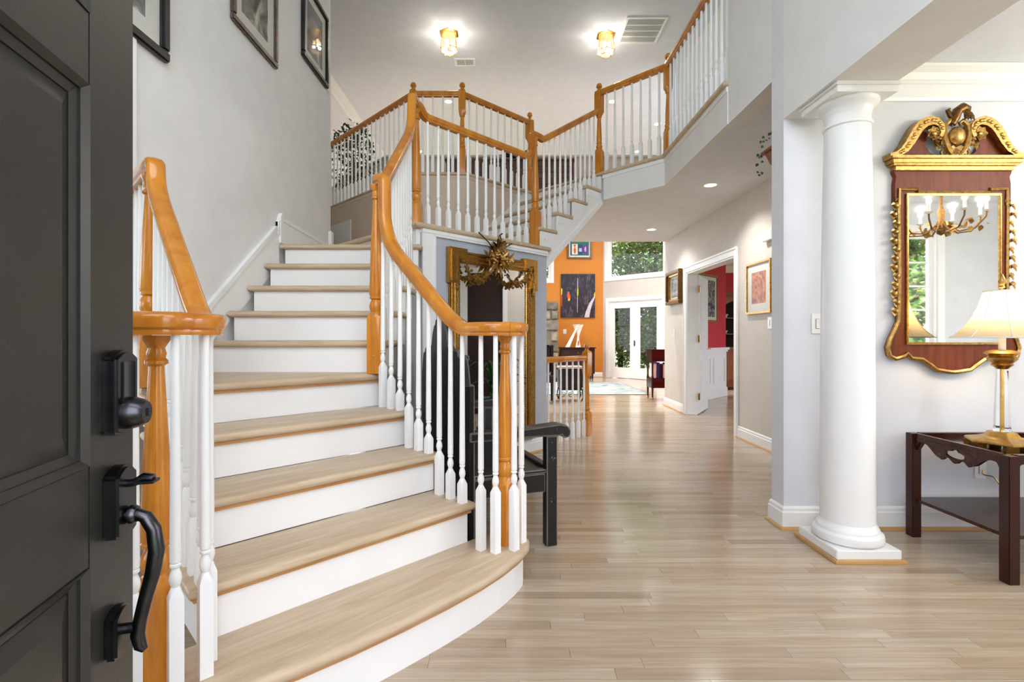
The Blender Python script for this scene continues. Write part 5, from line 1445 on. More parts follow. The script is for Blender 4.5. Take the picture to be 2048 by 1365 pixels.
def apron_strip(L):
    mb = []
    n_ = 44
    for k in range(n_):
        t0, t1 = k / n_, (k + 1) / n_
        def bot(t_):
            u_ = abs(t_ - 0.5) * 2
            b_ = 0.100 + 0.012 * math.cos(u_ * 18) * (u_ < 0.36)
            if u_ > 0.36: b_ = 0.045 + 0.058 * (0.5 + 0.5 * math.cos((u_ - 0.36) / 0.42 * PI)) if u_ < 0.78 else 0.045
            if u_ > 0.9: b_ = 0.045 + 0.05 * (u_ - 0.9) / 0.1
            return b_
        def hole(t_):
            u_ = (t_ - 0.5) / 0.12
            if abs(u_) >= 1: return None
            h_ = math.sqrt(1 - u_ * u_)
            return (0.065 - 0.016 * h_ - (0.010 if abs(u_) < 0.25 else 0), 0.066 + 0.020 * h_)
        h0, h1 = hole(t0 + 1e-4), hole(t1 - 1e-4)
        if h0 and h1:
            mb.append((t0 * L, t1 * L, (0, 0), (h0[0], h1[0]))); mb.append((t0 * L, t1 * L, (h0[1], h1[1]), (max(bot(t0), h0[1] + .008), max(bot(t1), h1[1] + .008))))
        else:
            mb.append((t0 * L, t1 * L, (0, 0), (bot(t0), bot(t1))))
    return mb
for side in range(4):
    L_ = (TY if side % 2 == 0 else TX) - 0.105
    mb = MB()
    for a0, a1, (u0, u1), (b0, b1) in apron_strip(L_):
        z_ = TZ - 0.002
        if side == 0: f_ = lambda a, d_: (0.016 + d_, 0.0525 + a)
        elif side == 2: f_ = lambda a, d_: (TX - 0.034 + d_, 0.0525 + a)
        elif side == 1: f_ = lambda a, d_: (0.0525 + a, 0.030 + d_)
        else: f_ = lambda a, d_: (0.0525 + a, TY - 0.046 + d_)
        c_ = []
        for d_ in (0, 0.015):
            for a, zt_, zb_ in ((a0, u0, b0), (a1, u1, b1)):
                x_, y_ = f_(a, d_)
                c_ += [(x_, y_, z_ - zt_), (x_, y_, z_ - zb_)]
        mb.add(c_, [(0, 1, 3, 2), (4, 6, 7, 5), (0, 2, 6, 4), (1, 5, 7, 3), (0, 4, 5, 1), (2, 3, 7, 6)])
    mb.build('apron', 'mahog', tb)

LX, LY = 2.565, 2.575
lp = thing('table_lamp', 'glowing bell shade lamp with crystal stem on the side table', 'lamp', (LX, LY, TZ - 0.028))
MB().lathe([(0.150, 0.028), (0.155, 0.034), (0.150, 0.042), (0.105, 0.052), (0.075, 0.062), (0.058, 0.085), (0.0, 0.085)], seg=6, ph=0.0).build('base', 'gold', lp, 0.002)
for k in range(6):
    a = k * PI / 3
    MB().obox((0.125 * math.cos(a), 0.125 * math.sin(a)), 0.05, 0.05, 0.0, 0.029, a).build('foot', 'gold', lp, 0.003)
MB().lathe([(0.033, 0.085), (0.036, 0.095), (0.033, 0.11), (0.031, 0.20), (0.027, 0.33), (0.024, 0.41), (0.026, 0.415)], seg=8).build('crystal_stem', 'clearglass', lp)
MB().lathe([(0.006, 0.085), (0.006, 0.42)], seg=8).build('inner_rod', 'brass', lp)
MB().lathe([(0.022, 0.410), (0.032, 0.420), (0.046, 0.432), (0.040, 0.440), (0.056, 0.455), (0.062, 0.468), (0.052, 0.480), (0.072, 0.492), (0.062, 0.502), (0.035, 0.510), (0.0, 0.510)], seg=24).build('urn', 'gold', lp, 0, SM)
MB().lathe([(0.015, 0.51), (0.015, 0.60), (0.0, 0.60)], seg=14).build('candle_sleeve', 'ivory', lp, 0, SM)
seg = 32; prof = [(0.205, 0.575), (0.175, 0.600), (0.145, 0.635), (0.118, 0.680), (0.096, 0.73), (0.080, 0.785), (0.072, 0.815)]
MB().lathe(prof, seg=seg, cap=False).build('shade', 'shadeglow', lp, 0, SM)
for zz, r_ in ((0.575, 0.206), (0.815, 0.073)):
    MB().tube([(r_ * math.cos(2 * PI * k / 40), r_ * math.sin(2 * PI * k / 40), zz) for k in range(41)], 0.004, 6).build('shade_trim', 'mat', lp, 0, SM)
for k in range(8):
    a = k * PI / 4 + 0.2
    MB().tube([((r_ + 0.001) * math.cos(a), (r_ + 0.001) * math.sin(a), z_) for r_, z_ in prof], 0.0022, 5).build('shade_rib', 'mat', lp, 0, SM)
MB().lathe([(0.004, 0.80), (0.004, 0.83), (0.014, 0.835), (0.010, 0.845), (0.018, 0.865), (0.012, 0.885), (0.003, 0.905), (0, 0.905)], seg=12).build('finial', 'gilt', lp, 0, SM)
MB().ball((0, 0, 0.67), 0.025, 0.025, 0.035).build('bulb', 'bulb', lp, 0, SM)
d = bpy.data.lights.new('lamp_light', 'POINT'); d.energy = 3.6; d.shadow_soft_size = 0.04; d.color = (1, 0.76, 0.45)
l = bpy.data.objects.new('lamp_light', d); COL.objects.link(l); l.parent = lp; l.location = (0, 0, 0.735)
cd = MB().tube(fillet([Vector((2.82, 2.945, 0.36)), Vector((2.80, 2.93, 0.33)), Vector((2.86, 2.92, 0.33)), Vector((2.88, 2.90, 0.27)), Vector((2.92, 2.90, 0.28)), Vector((2.95, 2.93, 0.36)), Vector((2.96, 2.93, 0.60))], 0.03, 4), 0.0035, 6)
cd = tag(cd.build('lamp_cord', 'gold', None, 0, SM, (2.82, 2.945, 0.30)), 'thin golden lamp cord looping behind the side table', 'cord')

ch = thing('chandelier', 'gilded leafy candle chandelier reflected in the carved mirror', 'chandelier', (3.72, 1.60, 2.10))
MB().tube([(0, 0, 0.65), (0, 0, 0.1)], 0.008, 6).build('rod', 'oldgold', ch)
MB().lathe([(0.0, -0.08), (0.03, -0.06), (0.045, 0.0), (0.02, 0.06), (0.03, 0.12), (0.012, 0.18), (0.012, 0.3), (0, 0.3)], seg=12).build('stem', 'oldgold', ch, 0, SM)
rg = random.Random(11)
for k in range(8):
    a = k * PI / 4 + 0.2; ca, sa = math.cos(a), math.sin(a)
    arm = MB().tube([(0.03 * ca, 0.03 * sa, 0.02), (0.12 * ca, 0.12 * sa, -0.06), (0.22 * ca, 0.22 * sa, -0.05), (0.285 * ca, 0.285 * sa, 0.03), (0.29 * ca, 0.29 * sa, 0.07)], 0.007, 6)
    am = arm.build('arm', 'oldgold', ch, 0, SM)
    MB().lathe([(0.012, 0.07), (0.034, 0.085), (0.012, 0.088), (0.011, 0.15), (0, 0.15)], (0.29 * ca, 0.29 * sa, 0), 10).build('candle', 'ivory', am, 0, SM)
    MB().ball((0.29 * ca, 0.29 * sa, 0.175), 0.016, 0.016, 0.028).build('bulb', 'bulb', am, 0, SM)
    d = bpy.data.lights.new('candle_light', 'POINT'); d.energy = 7; d.shadow_soft_size = 0.012; d.color = (1, 0.96, 0.9)
    l = bpy.data.objects.new('candle_light', d); COL.objects.link(l); l.parent = ch; l.location = (0.29 * ca, 0.29 * sa, 0.225)
    for q in range(7):
        f = rg.uniform(0.05, 0.29); zz = -0.05 + rg.uniform(-0.02, 0.05); aa = a + rg.uniform(-0.25, 0.25)
        b0 = (f * math.cos(aa), f * math.sin(aa), zz)
        MB().leafp(b0, (b0[0] + rg.uniform(-0.05, 0.05), b0[1] + rg.uniform(-0.05, 0.05), zz + rg.uniform(-0.05, 0.06)), (rg.random(), rg.random(), 1), 0.02).build('leaf', 'gold', am, 0, SM)

# ------------------------------------------------------------------ black bench
m, nt, b = new_mat('distressed_black')
geo = N(nt, 'ShaderNodeNewGeometry'); no = N(nt, 'ShaderNodeTexNoise'); no.inputs['Scale'].default_value = 40; no.inputs['Detail'].default_value = 9
nt.links.new(geo.outputs['Position'], no.inputs['Vector'])
r2 = ramp(nt, [(0.66, lin((22, 22, 24))), (0.72, lin((120, 116, 108)))]); nt.links.new(no.outputs['Fac'], r2.inputs['Fac'])
bv = N(nt, 'ShaderNodeBevel'); bv.samples = 4; bv.inputs['Radius'].default_value = 0.006
dt = N(nt, 'ShaderNodeVectorMath', operation='DOT_PRODUCT'); nt.links.new(bv.outputs[0], dt.inputs[0]); nt.links.new(geo.outputs['Normal'], dt.inputs[1])
n3 = N(nt, 'ShaderNodeTexNoise'); n3.inputs['Scale'].default_value = 9; n3.inputs['Detail'].default_value = 6; nt.links.new(geo.outputs['Position'], n3.inputs['Vector'])
ad = N(nt, 'ShaderNodeMath', operation='MULTIPLY_ADD'); nt.links.new(n3.outputs['Fac'], ad.inputs[0]); ad.inputs[1].default_value = -0.30; nt.links.new(dt.outputs['Value'], ad.inputs[2])
re_ = ramp(nt, [(0.70, (1, 1, 1, 1)), (0.78, (0, 0, 0, 1))]); nt.links.new(ad.outputs[0], re_.inputs['Fac'])
mxe = N(nt, 'ShaderNodeMix', data_type='RGBA'); nt.links.new(re_.outputs['Color'], mxe.inputs[0]); nt.links.new(r2.outputs['Color'], mxe.inputs[6]); mxe.inputs[7].default_value = lin((150, 146, 138))
nt.links.new(mxe.outputs[2], b.inputs['Base Color']); b.inputs['Roughness'].default_value = 0.3; M['bench'] = m
BW = 1.16
be = thing('bench', 'distressed black wooden bench with scrolled arms and high shaped back', 'bench', (0.227, 2.737, 0), math.radians(19.9))
for y0 in (-0.03, BW - 0.03):
    MB().box(-0.032, 0.032, y0, y0 + 0.06, 0, 0.605).build('front_leg', 'bench', be, 0.004)
    MB().box(-0.50, -0.44, y0, y0 + 0.06, 0, 0.90).build('back_leg', 'bench', be, 0.004)
    ar_ = []
    pts = [(-0.47, 0.605), (-0.47, 0.655), (-0.30, 0.650), (-0.12, 0.660), (0.04, 0.672), (0.085, 0.662), (0.108, 0.635), (0.105, 0.605), (0.085, 0.590), (0.060, 0.597), (0.052, 0.610), (0.03, 0.606), (-0.15, 0.610), (-0.30, 0.604)]
    MB().plate(pts, (0, y0 + 0.075, 0), (1, 0, 0), (0, 0, 1), 0.09, 0.0).build('arm', 'bench', be, 0.006)
    MB().box(-0.44, -0.035, y0 + 0.014, y0 + 0.046, 0.30, 0.400).build('side_apron', 'bench', be, 0.003)
MB().box(-0.026, 0.020, 0.032, BW - 0.032, 0.285, 0.400).build('front_apron', 'bench', be, 0.003)
MB().box(-0.50, 0.036, -0.028, BW + 0.028, 0.3995, 0.425).build('seat_edge_board', 'bench', be, 0.004) if False else MB().box(-0.455, 0.0, 0.0, BW, 0.375, 0.405).build('seat', 'bench', be, 0.003)
MB().box(-0.01, 0.034, 0.032, BW - 0.032, 0.4005, 0.425).build('seat_lip', 'bench', be, 0.004)
for y0 in (-0.025, BW - 0.02):
    MB().box(-0.44, -0.034, y0, y0 + 0.045, 0.4055, 0.425).build('seat_lip', 'bench', be, 0.003)
hb_ = [(-0.03, 0.12), (-0.03, 0.90), (0.0, 0.985), (0.03, 1.035), (0.09, 1.05), (0.10, 1.075), (0.30, 1.085), (0.33, 1.10), (0.36, 1.165), (0.42, 1.225), (0.46, 1.235), (0.47, 1.262), (BW / 2, 1.275)]
bk = hb_ + [(BW - a, z) for a, z in hb_[::-1][1:]]
MB().plate(bk, (-0.46, 0, 0), (0, 1, 0), (0, 0, 1), 0.0, -0.04).build('back_panel', 'bench', be, 0.006)
for (a0, a1, b0, b1) in ((0.05, 0.36, 0.50, 0.96), (0.42, BW - 0.42, 0.50, 1.10), (BW - 0.36, BW - 0.05, 0.50, 0.96)):
    MB().plate(rect(a0, a1, b0, b1), (-0.46, 0, 0), (0, 1, 0), (0, 0, 1), 0.012, 0.0).build('raised_panel', 'bench', be, 0.005)
for z_, a0 in ((1.235, 0.46), (1.05, 0.08)):
    MB().plate(rect(a0, BW - a0, z_ - 0.03, z_), (-0.46, 0, 0), (0, 1, 0), (0, 0, 1), 0.022, 0.0).build('crest_moulding', 'bench', be, 0.005)

# potted plant between bench and mirror
pl = thing('potted_plant', 'strap leaved plant in a teal pot in front of the gold mirror', 'plant', (-0.13, 4.10, 0))
for k in range(4):
    a = k * PI / 2 + 0.4
    MB().tube([(0.13 * math.cos(a), 0.13 * math.sin(a), 0.0), (0.085 * math.cos(a), 0.085 * math.sin(a), 0.20), (0.12 * math.cos(a), 0.12 * math.sin(a), 0.40)], 0.013, 8).build('stand_leg', 'bench', pl, 0, SM)
MB().lathe([(0.0, 0.385), (0.14, 0.385), (0.145, 0.395), (0.14, 0.405), (0.0, 0.405)], seg=24).build('stand_top', 'bench', pl, 0, SM)
MB().lathe([(0.0, 0.406), (0.075, 0.406), (0.085, 0.42), (0.105, 0.56), (0.115, 0.62), (0.122, 0.63), (0.122, 0.645), (0.108, 0.645), (0.10, 0.62), (0, 0.62)], seg=24).build('pot', 'teal', pl, 0, SM)
rg = random.Random(5)
for k in range(30):
    a = rg.uniform(0, 2 * PI)
    if 2.2 < a < 3.4: a += 2.2
    L_ = rg.uniform(0.16, 0.30); h_ = rg.uniform(0.16, 0.40)
    pts = [Vector((0.03 * math.cos(a), 0.03 * math.sin(a), 0.62))]
    for j in range(1, 6):
        t_ = j / 5
        pts.append(Vector((L_ * t_ ** 1.4 * math.cos(a), L_ * t_ ** 1.4 * math.sin(a), 0.62 + h_ * math.sin(t_ * 2.1) / math.sin(1.6) * 0.95)))
    w_ = [0.008, 0.014, 0.016, 0.014, 0.009, 0.001]
    mb = MB(); vs = []; sd = Vector((-math.sin(a), math.cos(a), 0))
    for p, ww in zip(pts, w_):
        vs += [tuple(p + sd * ww), tuple(p - Vector((0, 0, 0.004))), tuple(p - sd * ww)]
    fs = []
    for j in range(5):
        fs += [(3 * j, 3 * j + 1, 3 * j + 4, 3 * j + 3), (3 * j + 1, 3 * j + 2, 3 * j + 5, 3 * j + 4)]
    mb.add(vs, fs).build('leaf', 'leafdark', pl, 0, SM)

# bracket shelf with ivy on the hall side of the wall end
hs_ = thing('bracket_shelf', 'small reddish wooden bracket shelf peeking past the wall end', 'shelf', (1.86, 3.10, 2.27))
MB().box(-0.20, 0.20, 0.001, 0.17, 0.075, 0.095).build('shelf_board', 'pine', hs_, 0.003)
MB().plate([(-0.15, 0.0), (0.15, 0.0), (0.19, 0.075), (-0.19, 0.075)], (0, 0.14, 0), (1, 0, 0), (0, 0, 1), 0.139, 0.0).build('bracket', 'pine', hs_, 0.006)
iv = thing('ivy_plant', 'small trailing ivy on the reddish bracket shelf', 'plant', (1.86, 3.20, 2.365))
MB().lathe([(0.0, 0.001), (0.045, 0.001), (0.06, 0.09), (0.055, 0.095), (0, 0.085)], seg=14).build('pot', 'pine', iv, 0, SM)
rg = random.Random(2)
for k in range(46):
    t_ = rg.random(); sgn = -1 if rg.random() < 0.75 else 1
    p = Vector((sgn * 0.20 * min(1, t_ * 1.6) + rg.gauss(0, 0.012), rg.uniform(0.0, 0.075), 0.10 + 0.05 * math.sin(t_ * 6) - (0.25 * max(0, t_ - 0.6) / 0.4)))
    MB().leafp(tuple(p), tuple(p + Vector((sgn * rg.uniform(0.0, 0.02), rg.uniform(-0.02, 0.02), -rg.uniform(0.01, 0.03)))), (0, -1, 0.4), 0.010).build('leaf', 'leafdark', iv, 0, SM)

# ------------------------------------------------------------------ dining room beyond the doorway
wn = MB()
def wp(a0, a1, b0, b1, d0, d1, nm, par, bev=0.004):
    return MB().plate(rect(a0, a1, b0, b1), (2.76, 8.20, 0), (R2, R2, 0), (0, 0, 1), d1, d0).build(nm, 'white', par, bev, None, None, True)
wa = tag(thing('wainscot', 'white panelled wainscot under the red dining wall', 'wainscot', (3.5, 8.94, 0)), kind='structure')
wp(0.0, 2.10, 0.0, 0.86, 0.001, 0.010, 'field', wa, 0)
wp(0.0, 2.11, 0.0, 0.17, 0.0105, 0.028, 'base', wa); wp(0.0, 2.13, 0.86, 0.90, 0.001, 0.03, 'chair_rail', wa); wp(0.0, 2.15, 0.90, 0.945, 0.001, 0.055, 'chair_rail_cap', wa)
for a0, a1 in ((0.12, 0.68), (0.80, 1.36), (1.48, 2.02)):
    for r_ in ((a0, a1, 0.26, 0.29), (a0, a1, 0.74, 0.77), (a0, a0 + 0.03, 0.29, 0.74), (a1 - 0.03, a1, 0.29, 0.74)):
        wp(r_[0], r_[1], r_[2], r_[3], 0.0105, 0.022, 'panel_moulding', wa)
struct(MB().box(4.1, 7.2, 11.18, 11.3, 2.60, 2.75), 'trim_13', 'white', 'white crown moulding of the dining room', 'crown moulding')
hu = thing('hutch', 'reddish wood hutch with an arched open niche in the dining room', 'cabinet', (4.52, 10.70, 0))
MB().box(0, 1.2, 0.0, 0.5, 0.06, 0.88).build('base_cabinet', 'pine', hu, 0.004); MB().box(0.02, 1.18, 0.02, 0.48, 0, 0.06).build('plinth', 'darkwood', hu)
MB().box(-0.03, 1.23, -0.03, 0.5, 0.881, 0.92).build('counter', 'pine', hu, 0.004)
for a0 in (0.06, 0.63):
    dp = MB().plate(rect(a0, a0 + 0.51, 0.12, 0.82), (0, 0, 0), X, Z, 0.014, 0.0005).build('cabinet_door', 'pine', hu, 0.003)
    MB().plate(rect(a0 + 0.08, a0 + 0.43, 0.20, 0.74), (0, 0, 0), X, Z, 0.022, 0.0145).build('door_panel', 'pine', dp, 0.006)
    MB().ball((a0 + (0.46 if a0 < 0.3 else 0.05), -0.025, 0.5), 0.014, 0.012, 0.014, 8, 5).build('knob', 'brass', dp, 0, SM)
MB().box(0.0, 1.2, 0.43, 0.45, 0.921, 2.05).build('back_board', 'dark', hu)
for x0, x1 in ((0.0, 0.06), (1.14, 1.2)):
    MB().box(x0, x1, 0.10, 0.4295, 0.921, 2.05).build('side_board', 'pine', hu, 0.003)
apts = [(0.061, 1.20), (0.12, 1.20), (0.12, 1.72)] + [(0.60 - 0.48 * math.cos(PI * k / 12), 1.72 + 0.24 * math.sin(PI * k / 12)) for k in range(1, 12)] + [(1.08, 1.72), (1.08, 1.20), (1.139, 1.20), (1.139, 2.05), (0.061, 2.05)]
MB().plate(apts, (0, 0.12, 0), X, Z, 0.02, 0.0).build('arched_front', 'pine', hu)
for z0 in (1.20, 1.55):
    MB().box(0.061, 1.139, 0.13, 0.4295, z0, z0 + 0.02).build('shelf', 'pine', hu)
MB().box(-0.05, 1.25, 0.04, 0.46, 2.051, 2.13).build('cornice', 'pine', hu, 0.015)
for z0, xx, rr_, nm in ((1.571, 0.27, 0.06, 'white bowl on the upper shelf of the hutch'), (1.221, 0.27, 0.05, 'white bowl on the lower shelf of the hutch')):
    tag(MB().lathe([(0.0, 0), (rr_ * 0.4, 0), (rr_ * 0.45, 0.01), (rr_, rr_ * 1.3), (rr_ * 0.92, rr_ * 1.3), (rr_ * 0.35, 0.02), (0, 0.02)], seg=18).build('bowl', 'ivory', None, 0, SM), nm, 'bowl').location = (4.52 + xx, 10.95, z0)

# ------------------------------------------------------------------ great room things
rug = thing('area_rug', 'faded blue grey rug before the French doors', 'rug', (1.2, 11.1, 0))
MB().box(-1.6, 1.57, -1.29, 1.29, 0.001, 0.011).build('pile', 'rug', rug)
M['rugedge'] = paint('rug_binding', (132, 136, 132), 0.95, 0.1, 0.1)
for q_ in ((-1.62, 1.59, -1.31, -1.29), (-1.62, 1.59, 1.29, 1.31), (-1.62, -1.6, -1.29, 1.29), (1.57, 1.59, -1.29, 1.29)):
    MB().box(q_[0], q_[1], q_[2], q_[3], 0.001, 0.012).build('binding', 'rugedge', rug)
dc = thing('dark_cabinet', 'dark wooden chest of drawers against the orange wall', 'cabinet', (1.88, 13.72, 0))
MB().box(-0.46, 0.46, -0.22, 0.24, 0.14, 0.83).build('body', 'darkwood', dc, 0.006); MB().box(-0.49, 0.49, -0.26, 0.26, 0.831, 0.86).build('top', 'darkwood', dc, 0.006)
for sx in (-0.42, 0.38):
    for sy in (-0.20, 0.17):
        MB().box(sx, sx + 0.045, sy, sy + 0.045, 0, 0.14).build('leg', 'darkwood', dc, 0.004)
for k in range(3):
    dr = MB().box(-0.42, 0.42, -0.235, -0.2205, 0.17 + k * 0.22, 0.37 + k * 0.22).build('drawer', 'darkwood', dc, 0.004)
    MB().ball((0, -0.25, 0.27 + k * 0.22), 0.014).build('knob', 'brass', dr, 0, SM)
sp = thing('sculpture', 'pale twisted flaring sculpture on the dark chest', 'sculpture', (1.90, 13.62, 0.861))
vs = []; fs = []; nseg = 8
pr = [(0.075, 0.0), (0.06, 0.08), (0.04, 0.20), (0.035, 0.30), (0.07, 0.42), (0.12, 0.56), (0.15, 0.63)]
for i, (r_, z_) in enumerate(pr):
    for k in range(4):
        a = k * PI / 2 + i * 0.28
        vs.append((r_ * math.cos(a), r_ * math.sin(a), z_))
for i in range(len(pr) - 1):
    for k in range(4):
        j = (k + 1) % 4
        fs.append((i * 4 + k, i * 4 + j, (i + 1) * 4 + j, (i + 1) * 4 + k))
fs += [(3, 2, 1, 0), tuple((len(pr) - 1) * 4 + k for k in range(4))]
MB().add(vs, fs).build('twisted_body', 'ivory', sp)
MB().add([(-0.36, -0.06, 0), (-0.24, -0.06, 0), (-0.24, -0.02, 0), (-0.36, -0.02, 0), (-0.06, -0.06, 0.54), (0.0, -0.06, 0.60), (0.0, -0.02, 0.60), (-0.06, -0.02, 0.54)],
         [(3, 2, 1, 0), (4, 5, 6, 7), (0, 1, 5, 4), (1, 2, 6, 5), (2, 3, 7, 6), (3, 0, 4, 7)]).build('slanted_slab', 'ivory', sp, 0.003)  # pale slanted slab in front of the twisted body
MB().ball((0.0, -0.06, 0.12), 0.02, 0.015, 0.07).build('orange_streak', 'p_orange', sp, 0, SM)
# stone fireplace
fp = thing('stone_fireplace', 'grey fieldstone fireplace beside the orange wall', 'fireplace', (0.6, 13.7, 0))
MB().box(-1.0, 0.70, -0.24, 0.38, 0, 2.10).build('mortar_core', 'mortar', fp)
rg = random.Random(9)
M['stones'] = []
for k, c in enumerate(((150, 138, 118), (126, 120, 108), (168, 156, 134), (112, 106, 98))):
    M['stone%d' % k] = paint('fieldstone_%d' % k, c, 0.85, 0.3, 0.2, 0.3, 7)
z = 0.02
while z < 2.06:
    h_ = min(rg.uniform(0.18, 0.34), 2.1 - z)
    x = -0.1
    while x < 0.70:
        w_ = rg.uniform(0.22, 0.46)
        if x + w_ > 0.56: w_ = 0.74 - x
        mb = MB()
        j = lambda: rg.uniform(-0.012, 0.012)
        mb.add([(x + 0.012 + j(), -0.235, z + 0.01 + j()), (x + w_ - 0.012 + j(), -0.235, z + 0.01 + j()), (x + w_ - 0.012 + j(), -0.235, z + h_ - 0.01 + j()), (x + 0.012 + j(), -0.235, z + h_ - 0.01 + j()),
                (x + 0.035 + j(), -0.285 + j(), z + 0.03), (x + w_ - 0.035 + j(), -0.285 + j(), z + 0.03), (x + w_ - 0.035, -0.285 + j(), z + h_ - 0.03), (x + 0.035, -0.285 + j(), z + h_ - 0.03)],
               [(3, 2, 1, 0), (4, 5, 6, 7), (0, 1, 5, 4), (1, 2, 6, 5), (2, 3, 7, 6), (3, 0, 4, 7)])
        if not (0.62 < z + h_ / 2 < 1.3 and x < 0.28):
            mb.build('stone', 'stone%d' % rg.randrange(4), fp, 0.012)
        if x + w_ > 0.70:
            sb = MB().box(0.695, 0.745, -0.22 + rg.uniform(0, 0.03), 0.36, z + 0.015, z + h_ - 0.015); sb.build('stone', 'stone%d' % rg.randrange(4), fp, 0.014)
        x += w_
    z += h_
MB().box(-0.2, 0.30, -0.42, -0.2, 0.78, 0.88).build('mantel', 'pine', fp, 0.01)
MB().box(-0.2, 0.24, -0.26, -0.236, 0.95, 1.28).build('firebox', 'dark', fp)
# upholstered stool on scroll iron base
so_ = thing('iron_stool', 'dark upholstered stool on a scrolling wrought iron base behind the guard rail', 'stool', (1.10, 8.95, 0))
MB().box(-0.215, 0.215, -0.16, 0.16, 0.22, 0.58).build('upholstery', 'darkwood', so_, 0.02); MB().box(-0.225, 0.225, -0.17, 0.17, 0.581, 0.62).build('top_cushion', 'beige', so_, 0.015)
MB().box(-0.215, 0.215, -0.16, 0.16, 0.20, 0.2195).build('iron_frame', 'ironwork', so_)
for sx in (-0.15, 0.0, 0.15):
    MB().tube([(sx + 0.055 * math.cos(a) * (1 - a / 14), -0.165, 0.12 + 0.055 * math.sin(a) * (1 - a / 14)) for a in [k * 0.5 for k in range(22)]], 0.006, 6).build('iron_scroll', 'ironwork', so_, 0, SM)
for sx in (-0.2, 0.2):
    for sy in (-0.15, 0.15):
        MB().tube([(sx, sy, 0.2), (sx * 1.08, sy * 1.1, 0.08), (sx * 0.95, sy, 0.006)], 0.011, 6).build('iron_leg', 'ironwork', so_, 0, SM)
# dark chair at the edge of the mirror wall
dk = thing('dark_armchair', 'dark carved armchair half hidden behind the blue grey wall', 'chair', (0.56, 8.7, 0))
for sx in (-0.24, 0.19):
    for sy in (-0.22, 0.2):
        MB().box(sx, sx + 0.05, sy, sy + 0.05, 0, 0.44 if sy < 0 else 1.0).build('leg', 'darkwood', dk, 0.006)
MB().box(-0.26, 0.26, -0.24, 0.25, 0.36, 0.46).build('seat', 'darkwood', dk, 0.02); MB().box(-0.2, 0.2, 0.205, 0.245, 0.5, 1.0).build('backrest', 'darkwood', dk, 0.02)
for sx in (-0.255, 0.195):
    MB().box(sx, sx + 0.06, -0.24, 0.2, 0.64, 0.69).build('arm', 'darkwood', dk, 0.015); MB().box(sx + 0.01, sx + 0.05, -0.215, -0.175, 0.445, 0.64).build('arm_support', 'darkwood', dk, 0.006)
# canterbury stand by the hall wall end
sd_ = thing('whatnot_stand', 'dark mahogany stand on castors past the end of the hall wall', 'stand', (2.80, 9.12, 0))
for sx in (-0.22, 0.18):
    for sy in (-0.17, 0.13):
        lg = MB().lathe([(0.014, 0.05), (0.02, 0.22), (0.024, 0.23), (0.022, 0.42), (0.016, 0.45), (0.020, 0.85), (0.022, 0.90)], (sx + 0.02, sy + 0.02, 0), 10).build('leg', 'mahogz', sd_, 0, SM)
        MB().ball((sx + 0.02, sy + 0.02, 0.025), 0.022, 0.012, 0.024, 10, 6).build('castor', 'brass', lg, 0, SM)
MB().box(-0.23, 0.23, -0.18, 0.18, 0.88, 0.92).build('top', 'mahog', sd_, 0.004); MB().box(-0.22, 0.22, -0.17, 0.17, 0.70, 0.8795).build('frieze', 'mahog', sd_, 0.003)
MB().box(-0.22, 0.22, -0.17, 0.17, 0.22, 0.40).build('drawer_box', 'mahog', sd_, 0.004)
for k, (x0, c, hh) in enumerate(((-0.175, 'ivory', 0.26), (-0.115, 'p_navy', 0.28), (-0.055, 'black', 0.24), (0.005, 'ivory', 0.25), (0.065, 'black', 0.27))):
    bo = thing('book', ['cream spined book nearest the stand leg', 'tall navy book beside the cream one on the stand', 'black book left of the second cream book', 'second cream book between two black books', 'black book right of the second cream book'][k], 'book', (2.80 + x0, 9.12, 0.401))
    MB().box(0, 0.055, -0.12, 0.12, 0, hh).build('cover', c, bo, 0.003); MB().box(0.006, 0.049, -0.117, 0.1205, 0.004, hh + 0.0005).build('pages', 'mat', bo)
tag(MB().lathe([(0.0, 0), (0.03, 0), (0.012, 0.01), (0.02, 0.03), (0.008, 0.045), (0, 0.05)], seg=12).build('ornament', 'ironwork', None, 0, SM), 'small black ornament on top of the castor stand', 'ornament').location = (2.68, 9.08, 0.92)

# ------------------------------------------------------------------ loft things
sb_ = thing('sideboard', 'long brown plank sideboard against the loft half wall', 'sideboard', (0.0, 7.66, Z2))
MB().box(-0.97, 1.0, -0.20, 0.24, 0.745, 0.775).build('top', 'brownwood', sb_, 0.004)
for k in range(5):
    MB().box(-0.95, 0.98, -0.185, 0.22, 0.30 + k * 0.089, 0.30 + k * 0.089 + 0.086).build('plank', 'brownwood', sb_, 0.004)
MB().box(-0.93, 0.96, -0.12, 0.20, 0.08, 0.2995).build('gap_shade_block', 'dark', sb_)  # solid near-black block painting the shade of the gap under the planks
for sx in (-0.95, -0.02, 0.92):
    MB().box(sx, sx + 0.06, -0.185, -0.125, 0, 0.2995).build('leg', 'brownwood', sb_, 0.004); MB().box(sx, sx + 0.06, 0.16, 0.22, 0, 0.0795).build('leg', 'brownwood', sb_)
cn = thing('dark_ornament', 'spiky dark ornament standing on the loft sideboard', 'ornament', (0.06, 7.62, Z2 + 0.776))
MB().lathe([(0.0, 0), (0.07, 0), (0.02, 0.02), (0.02, 0.05), (0.05, 0.06), (0, 0.07)], seg=12).build('base', 'ironwork', cn, 0, SM)
rg = random.Random(21)
for k in range(22):
    a = rg.uniform(0, 2 * PI); L_ = rg.uniform(0.10, 0.30)
    MB().leafp((0, 0, 0.06), (L_ * math.cos(a), 0.3 * L_ * math.sin(a), 0.06 + rg.uniform(0.03, 0.15)), (0, -1, 0.5), 0.018).build('frond', 'ironwork', cn, 0, SM)
fi = thing('potted_tree', 'dark leafy potted tree behind the left loft railing', 'plant', (-2.45, 7.75, Z2))
